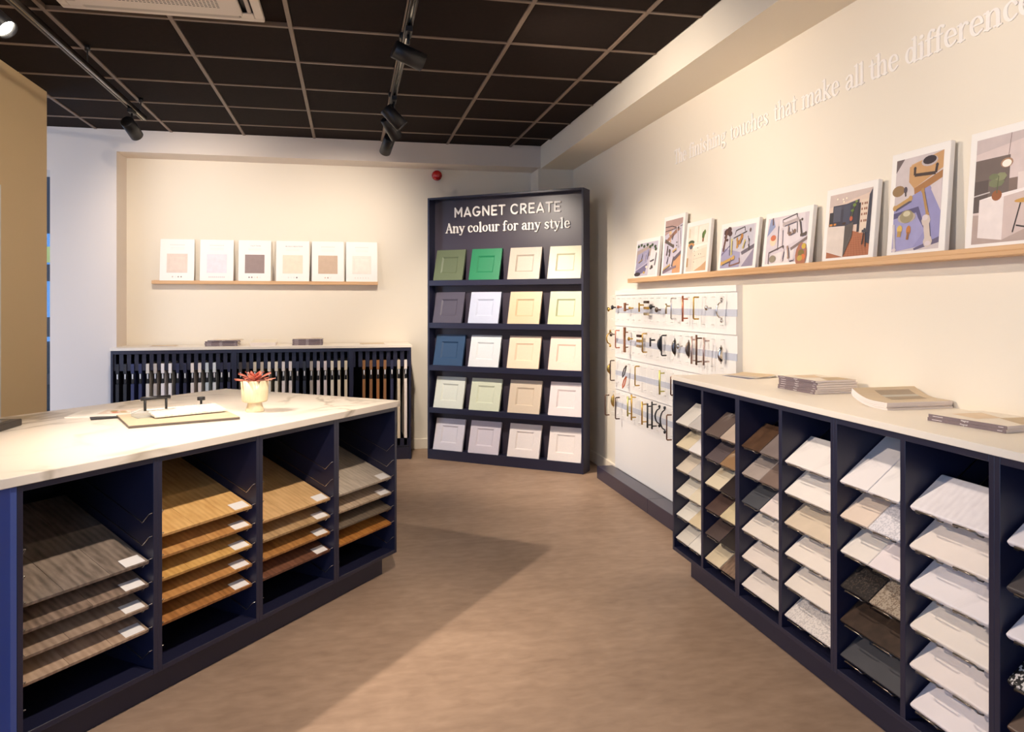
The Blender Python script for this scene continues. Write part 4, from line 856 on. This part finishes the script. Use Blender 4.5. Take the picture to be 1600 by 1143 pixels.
def curled(loc, rz_, wd, dp, h, curl, label, group, top=COVB, art=None):
    s = thing('brochure', label, 'brochure', loc, rz_, group)
    n = 10; ct, pg = MB(), MB()
    def z_(t): return curl*max(0, t-.35)**2*2.2
    vt = []; 
    for i in range(n+1):
        t = i/n; y = dp*t
        vt += [(0, y, h+z_(t)), (wd, y, h+z_(t)), (wd, y, max(0, z_(t)*.9)), (0, y, max(0, z_(t)*.9))]
    f = []
    for i in range(n):
        a, b = i*4, i*4+4
        ct.add([vt[a], vt[a+1], vt[b+1], vt[b]], [(0, 1, 2, 3)])
        pg.add([(*vt[a+1][:2], vt[a+1][2]-.0003), vt[a+2], vt[b+2], (*vt[b+1][:2], vt[b+1][2]-.0003)], [(0, 1, 2, 3)]); pg.add([vt[a+3], (*vt[a][:2], vt[a][2]-.0003), (*vt[b][:2], vt[b][2]-.0003), vt[b+3]], [(0, 1, 2, 3)])
        pg.add([vt[a+2], vt[a+3], vt[b+3], vt[b+2]], [(0, 1, 2, 3)])
    pg.add([vt[0], vt[1], vt[2], vt[3]], [(0, 3, 2, 1)]); pg.add(vt[-4:], [(0, 1, 2, 3)])
    pg.build('pages', PAGES, s); ct.build('cover', top, s)
    if art:
        q = MB()
        for i in range(4, 9):
            a = i*4; b = a+4
            e = .0006
            q.add([(wd*.3, vt[a][1], vt[a][2]+e), (wd*.85, vt[a][1], vt[a][2]+e), (wd*.85, vt[b][1], vt[b][2]+e), (wd*.3, vt[b][1], vt[b][2]+e)], [(0, 1, 2, 3)], col=lin((168, 150, 128)) if i != 6 else lin((196, 190, 176)))
        q.build('cover_print', PRINT, s)
    return s
for i in range(4):
    curled((1.828+random.uniform(-.003, .003), 2.318+random.uniform(-.003, .003), CT+i*.0066), .02, .272, .185, .0062, .035, f'beige brochure, {["bottom", "second from the bottom", "third from the bottom", "top"][i]} of the curling pile on the right-hand worktop', 'curling beige brochures on the right-hand worktop', COVB, i == 3)
def leaflets(loc, rz_, wd, dp, n, where, curl=.004):
    for i in range(n):
        c = [(110, 110, 140), (238, 230, 216), (214, 188, 148)][(i+(3-n)) % 3]
        curled((loc[0]+random.uniform(-.012, .012), loc[1]+random.uniform(-.008, .008), loc[2]+i*.0030), rz_+i*.16-.16, wd, dp, .0012, curl, f'thin folded leaflet, {ORD[i]} up in the fan {where}', 'leaflets fanned '+where, cm('plain', c, rough=.4))
leaflets((1.885, 3.60, CT), -PI/2+.35, .20, .15, 3, 'at the far end of the right-hand worktop')
for i in range(3): curled((-.86, 7.03, CT+i*.009), .0, .215, .20, .0085, .02, f'pale brochure, {["bottom", "middle", "top"][i]} of the curling pile between two catalogue stacks', 'curling pale brochures on the back worktop', cm('plain', (232, 220, 196), rough=.4))
leaflets((.10, 7.04, CT), .05, .22, .14, 2, 'at the right end of the back worktop')
leaflets((-1.69, 7.05, CT), .0, .21, .12, 2, 'at the left end of the back worktop')

# ------------------------------------------------------------------ things on the island
IT = .8932
def quadthing(name, label, cat, P0, P1, h, dp, m, z=IT):
    """box with its front edge from P0 to P1 (world xy), depth dp behind it"""
    a = math.atan2(P1[1]-P0[1], P1[0]-P0[0]); L = math.hypot(P1[0]-P0[0], P1[1]-P0[1])
    return tag(MB().rbox(0, L, 0, dp, 0, h, .001).build(name, m, None, (P0[0], P0[1], z), a), label, cat)
BEI = mat('beige sample board', (196, 178, 148), .45, var=.05, scale=30)
P0, P1 = (-.877, 3.337), (-.4706, 3.503)
a_b = math.atan2(P1[1]-P0[1], P1[0]-P0[0])
t = thing('sample_board', 'beige square sample board with dark edge lying on the island', 'sample board', (P0[0], P0[1], IT), a_b)
MB().rbox(0, .439, 0, .37, 0, .010, .0006).build('core', mat('dark board edge', (96, 84, 74), .5), t); MB().box(0.001, .438, .001, .369, .010, .0118).build('face', BEI, t)
FBo = Frame(P0[0], P0[1], a_b); ZB = IT+.0122
CLEAR = m_acrylic('clear acrylic block', (.86, .9, .93), .22)
def block(x, y, a, wd, dp, h, label, z=ZB):
    p = FBo(x, y); return tag(MB().rbox(-wd/2, wd/2, -dp/2, dp/2, 0, h, .002).build('acrylic_block', CLEAR, None, (p[0], p[1], z), a_b+a), label, 'block')
block(.13, .24, .12, .16, .09, .024, 'clear acrylic block carrying the black bar handle on the island')
block(.325, .31, .2, .17, .08, .024, 'clear acrylic block carrying the black knob on the island')
p = FBo(.14, .245)
mb = MB().tube([(-.062, 0, .054), (.062, 0, .054)], .0085, 12)
for x in (-.045, .045): mb.tube([(x, 0, 0), (x, 0, .054)], .0058, 8)
tag(mb.build('bar_handle', MT['black'], None, (p[0], p[1], ZB+.0242), a_b+.18), 'black bar handle standing on an acrylic block on the island', 'cabinet handle')
p = FBo(.345, .315)
tag(MB().lathe([(.008, 0), (.005, .004), (.005, .02), (.0175, .022), (.0175, .036), (.016, .0375), (0, .0376)], 18).build('round_knob', MT['black'], None, (p[0], p[1], ZB+.0242)), 'black round knob standing on an acrylic block on the island', 'cabinet handle')
p = FBo(.12, .135)
TW = speckle('white textured tile', (238, 232, 220), (222, 214, 200), 120, .5)
tag(MB().rbox(0, .31, 0, .13, 0, .009, .001, 1, Matrix.Rotation(math.radians(7), 4, 'X')).build('tile_sample', TW, None, (p[0], p[1], ZB+.004), a_b+.15), 'white textured tile sample leaning on the acrylic blocks', 'tile sample')
# open magazine
t = thing('magazine', 'open white magazine with a salad photograph on the island', 'magazine', (-1.235, 3.70, IT), -.02)
MB().box(0, .26, 0, .23, 0, .005).build('pages', PAPER, t)
Q = Print(.26, .23); Q.poly([(.42, .3), (.95, .3), (.95, .95), (.42, .95)], (226, 206, 190)).ell(.7, .6, .2, .22, (236, 226, 214))
for u, v, c in ((.62, .6, (214, 150, 110)), (.74, .68, (222, 176, 140)), (.8, .52, (186, 164, 104)), (.68, .48, (206, 122, 92)), (.6, .72, (150, 160, 110))): Q.ell(u, v, .07, .08, c, 8)
for i in range(7): Q.rect(.08, .3+.08*i, .34, .315+.08*i, (214, 208, 202))
for i, v in enumerate(Q.mb.v): Q.mb.v[i] = (v[0], v[2], .0053-v[1])
Q.build(t, (0, 0, 0))
t = thing('black_sliver', 'thin black folder under the beige board on the island', 'sliver', (-1.06, 3.50, IT), .35)
MB().box(0, .14, .12, .20, 0, .004).build('cover', BLACK, t)  # flat black piece drawing a thin dark line near the magazine
# black framed glass panel at the left edge
t = thing('black_framed_panel', 'black framed glass panel at the left edge of the island', 'panel', (-1.336, 3.525, IT), math.atan2(-.996, -.09))
MB().rbox(0, .32, -.30, 0, 0, .028, .003).build('frame', mat('black frame', (40, 31, 26), .4), t)
MB().box(.03, .29, -.27, -.03, .028, .0286).build('glass', mat('dark grey glass', (74, 80, 84), .12), t)
# plant pot
POT = mat('cream ribbed glass', (230, 212, 174), .35, var=.06, scale=20, coat=.3)
t = thing('potted_succulent', 'reddish succulent in a cream ribbed footed pot on the island', 'plant', (-.439, 3.76, IT))
MB().lathe([(.0425, 0), (.043, .003), (.036, .022), (.031, .042), (.031, .0435), (.050, .0445), (.0555, .0475), (.058, .055), (.0595, .08), (.063, .146), (.0595, .146), (.056, .12), (.054, .10), (0, .10)], 96, flute=.013, nf=32).build('pot', POT, t)
MB().lathe([(.0545, .130), (.03, .136), (0, .138)], 24).build('soil', mat('dark soil', (60, 44, 36), .9), t)
LEAF = mat('red succulent leaf', (190, 98, 80), .5, var=.25, scale=60)
LEAF2 = mat('pale red succulent leaf', (222, 146, 122), .5, var=.2, scale=60)
def leaf(a, el, L, wd, m):
    mb = MB(); n = 6; vs = []
    for i in range(n+1):
        t_ = i/n; r = L*t_; w_ = wd*math.sin(PI*min(1, .18+.82*t_))**.8*(1 if t_ < 1 else 0)+.0004
        e = el*(1-.25*t_); x = r*math.cos(e); z = .136+r*math.sin(e)
        vs += [(x, -w_, z+.002), (x, 0, z-.0025), (x, w_, z+.002), (x, 0, z+.001)]
    f = []
    for i in range(n):
        for k in range(4): f.append((i*4+k, i*4+(k+1) % 4, i*4+4+(k+1) % 4, i*4+4+k))
    mb.add(vs, f, True); mb.build('leaf', m, t, (0, 0, 0), a)
for k in range(9): leaf(k*2*PI/9+.2, .22, .096, .012, LEAF if k % 2 else LEAF2)
for k in range(8): leaf(k*2*PI/8+.5, .66, .09, .013, LEAF2 if k % 3 else LEAF)
for k in range(6): leaf(k*2*PI/6, 1.15, .066, .012, LEAF)

# ------------------------------------------------------------------ ceiling fittings
t = thing('air_conditioner', 'white square ceiling cassette air conditioner with perforated grille', 'air conditioner', (-.905, 3.645, H), 0)
ACW = mat('ivory plastic', (214, 202, 190), .4)
mb = MB(); R_, h_ = .475, .43
for q in ((-R_, R_, -R_, -h_), (-R_, R_, h_, R_), (-R_, -h_, -h_, h_), (h_, R_, -h_, h_)): mb.rbox(*q, -.028, 0, .006, 2)
mb.build('frame', ACW, t)
MB().box(-h_, h_, -h_, h_, -.006, 0).build('cavity', BLACK, t)
ACW_SHADED = mat('ivory louvre in shade', (176, 164, 154), .45)  # darker ivory, shade on the louvre flaps put into the colour
for q in ((-.36, .36, -.425, -.385), (-.36, .36, .385, .425), (-.425, -.405, -.34, .34), (.405, .425, -.34, .34)): MB().rbox(*q, -.034, -.026, .003).build('louvre', ACW_SHADED, t)
for sx_, sy_ in ((-1, -1), (-1, 1), (1, -1), (1, 1)): MB().rbox(*sorted((sx_*.43, sx_*.365)), *sorted((sy_*.43, sy_*.365)), -.029, -.02, .003).build('corner_cover', ACW, t)
MB().rbox(-.378, .378, -.378, .378, -.040, -.018, .006, 2).build('centre_panel', ACW, t)
mb = MB()
for i in range(-15, 16):
    for j in range(-15, 16): mb.add([(i*.0185-.006, j*.0185-.004, -.0402), (i*.0185+.006, j*.0185-.004, -.0402), (i*.0185+.006, j*.0185+.004, -.0402), (i*.0185-.006, j*.0185+.004, -.0402)], [(3, 2, 1, 0)])
mb.build('grille_slots', BLACK, t)['kind'] = 'stuff'

t = thing('alarm_sounder', 'round red fire alarm sounder on the back wall', 'alarm', (.82, 7.36, 2.634))
RX = Matrix.Rotation(PI/2, 4, 'X')
MB().lathe([(.04, 0), (.04, .02), (.03, .024)], 20, RX).build('base', RED, t)
MB().lathe([(.047, .022), (.05, .035), (.047, .055), (.034, .07), (.016, .076), (0, .077)], 24, RX).build('dome', RED, t)

TX = {'L': -1.475, 'R': .28}
TY = {'L': (0, 6.02), 'R': (-.4, 6.0)}
TZ = 2.74
for s_, nm in (('L', 'left'), ('R', 'right')):
    x = TX[s_]; y0, y1 = TY[s_]
    t = thing('lighting_track', f'black lighting track hanging along the {nm} side of the dark ceiling', 'track', (x, y0, TZ))
    TRM = mat('track metal', (60, 52, 46), .3, metal=.6)
    MB().rbox(-.018, -.007, 0, y1-y0, 0, .03, .002).rbox(.007, .018, 0, y1-y0, 0, .03, .002).box(-.018, .018, 0, y1-y0, .022, .03).build('rail', TRM, t)
    MB().box(-.004, .004, .005, y1-y0-.005, .006, .018).build('conductor', STEEL, t)
    yy = [4.78-y0, 5.92-y0, 3.2-y0, 1.2-y0] if s_ == 'L' else [5.4-y0, 4.2-y0, 3.0-y0, 1.2-y0]
    for y in yy: MB().tube([(0, y, .03), (0, y, H-TZ)], .004, 6).lathe([(.016, H-TZ-.03), (.016, H-TZ)], 10, Matrix.Translation((0, y, 0))).build('hanger', BLACK, t)
cnt = {'L': 0, 'R': 0}
for s_, y, aim, watts, cone in sorted(LAMPS, key=lambda q: (q[0], -q[1])):
    x = TX[s_]; P = Vector((x, y, TZ-.13)); d = (Vector(aim)-P).normalized()
    t = thing('spotlight', f'black cylinder spotlight, {ORD[cnt[s_]]} from the far end of the {"left" if s_ == "L" else "right"} ceiling track', 'spotlight', (x, y, TZ), 0, 'track spotlights'); cnt[s_] += 1
    MB().rbox(-.016, .016, -.055, .055, -.028, -.0005, .002).build('adapter', BLACK, t)
    MB().tube([(0, 0, -.028), (0, 0, -.075)], .007, 8).build('stem', BLACK, t)
    Rm = Matrix.Translation((0, 0, -.13)) @ d.to_track_quat('Z', 'Y').to_matrix().to_4x4()
    MB().lathe([(.0, -.078), (.041, -.078), (.044, -.074), (.044, .078), (.041, .078), (.039, .058), (.037, .055)], 24, Rm).build('body', BLACK, t)
    MB().lathe([(.037, .057), (0, .0575)], 24, Rm).build('lens', LAMPLENS, t)
    ld = bpy.data.lights.new('spot', 'SPOT'); ld.energy = watts; ld.color = WARM; ld.spot_size = math.radians(cone); ld.spot_blend = 1.0; ld.shadow_soft_size = .03
    lo = bpy.data.objects.new('spot_light', ld); COL.objects.link(lo)
    lo.location = P+d*.082; lo.rotation_euler = (-d).to_track_quat('Z', 'Y').to_euler()
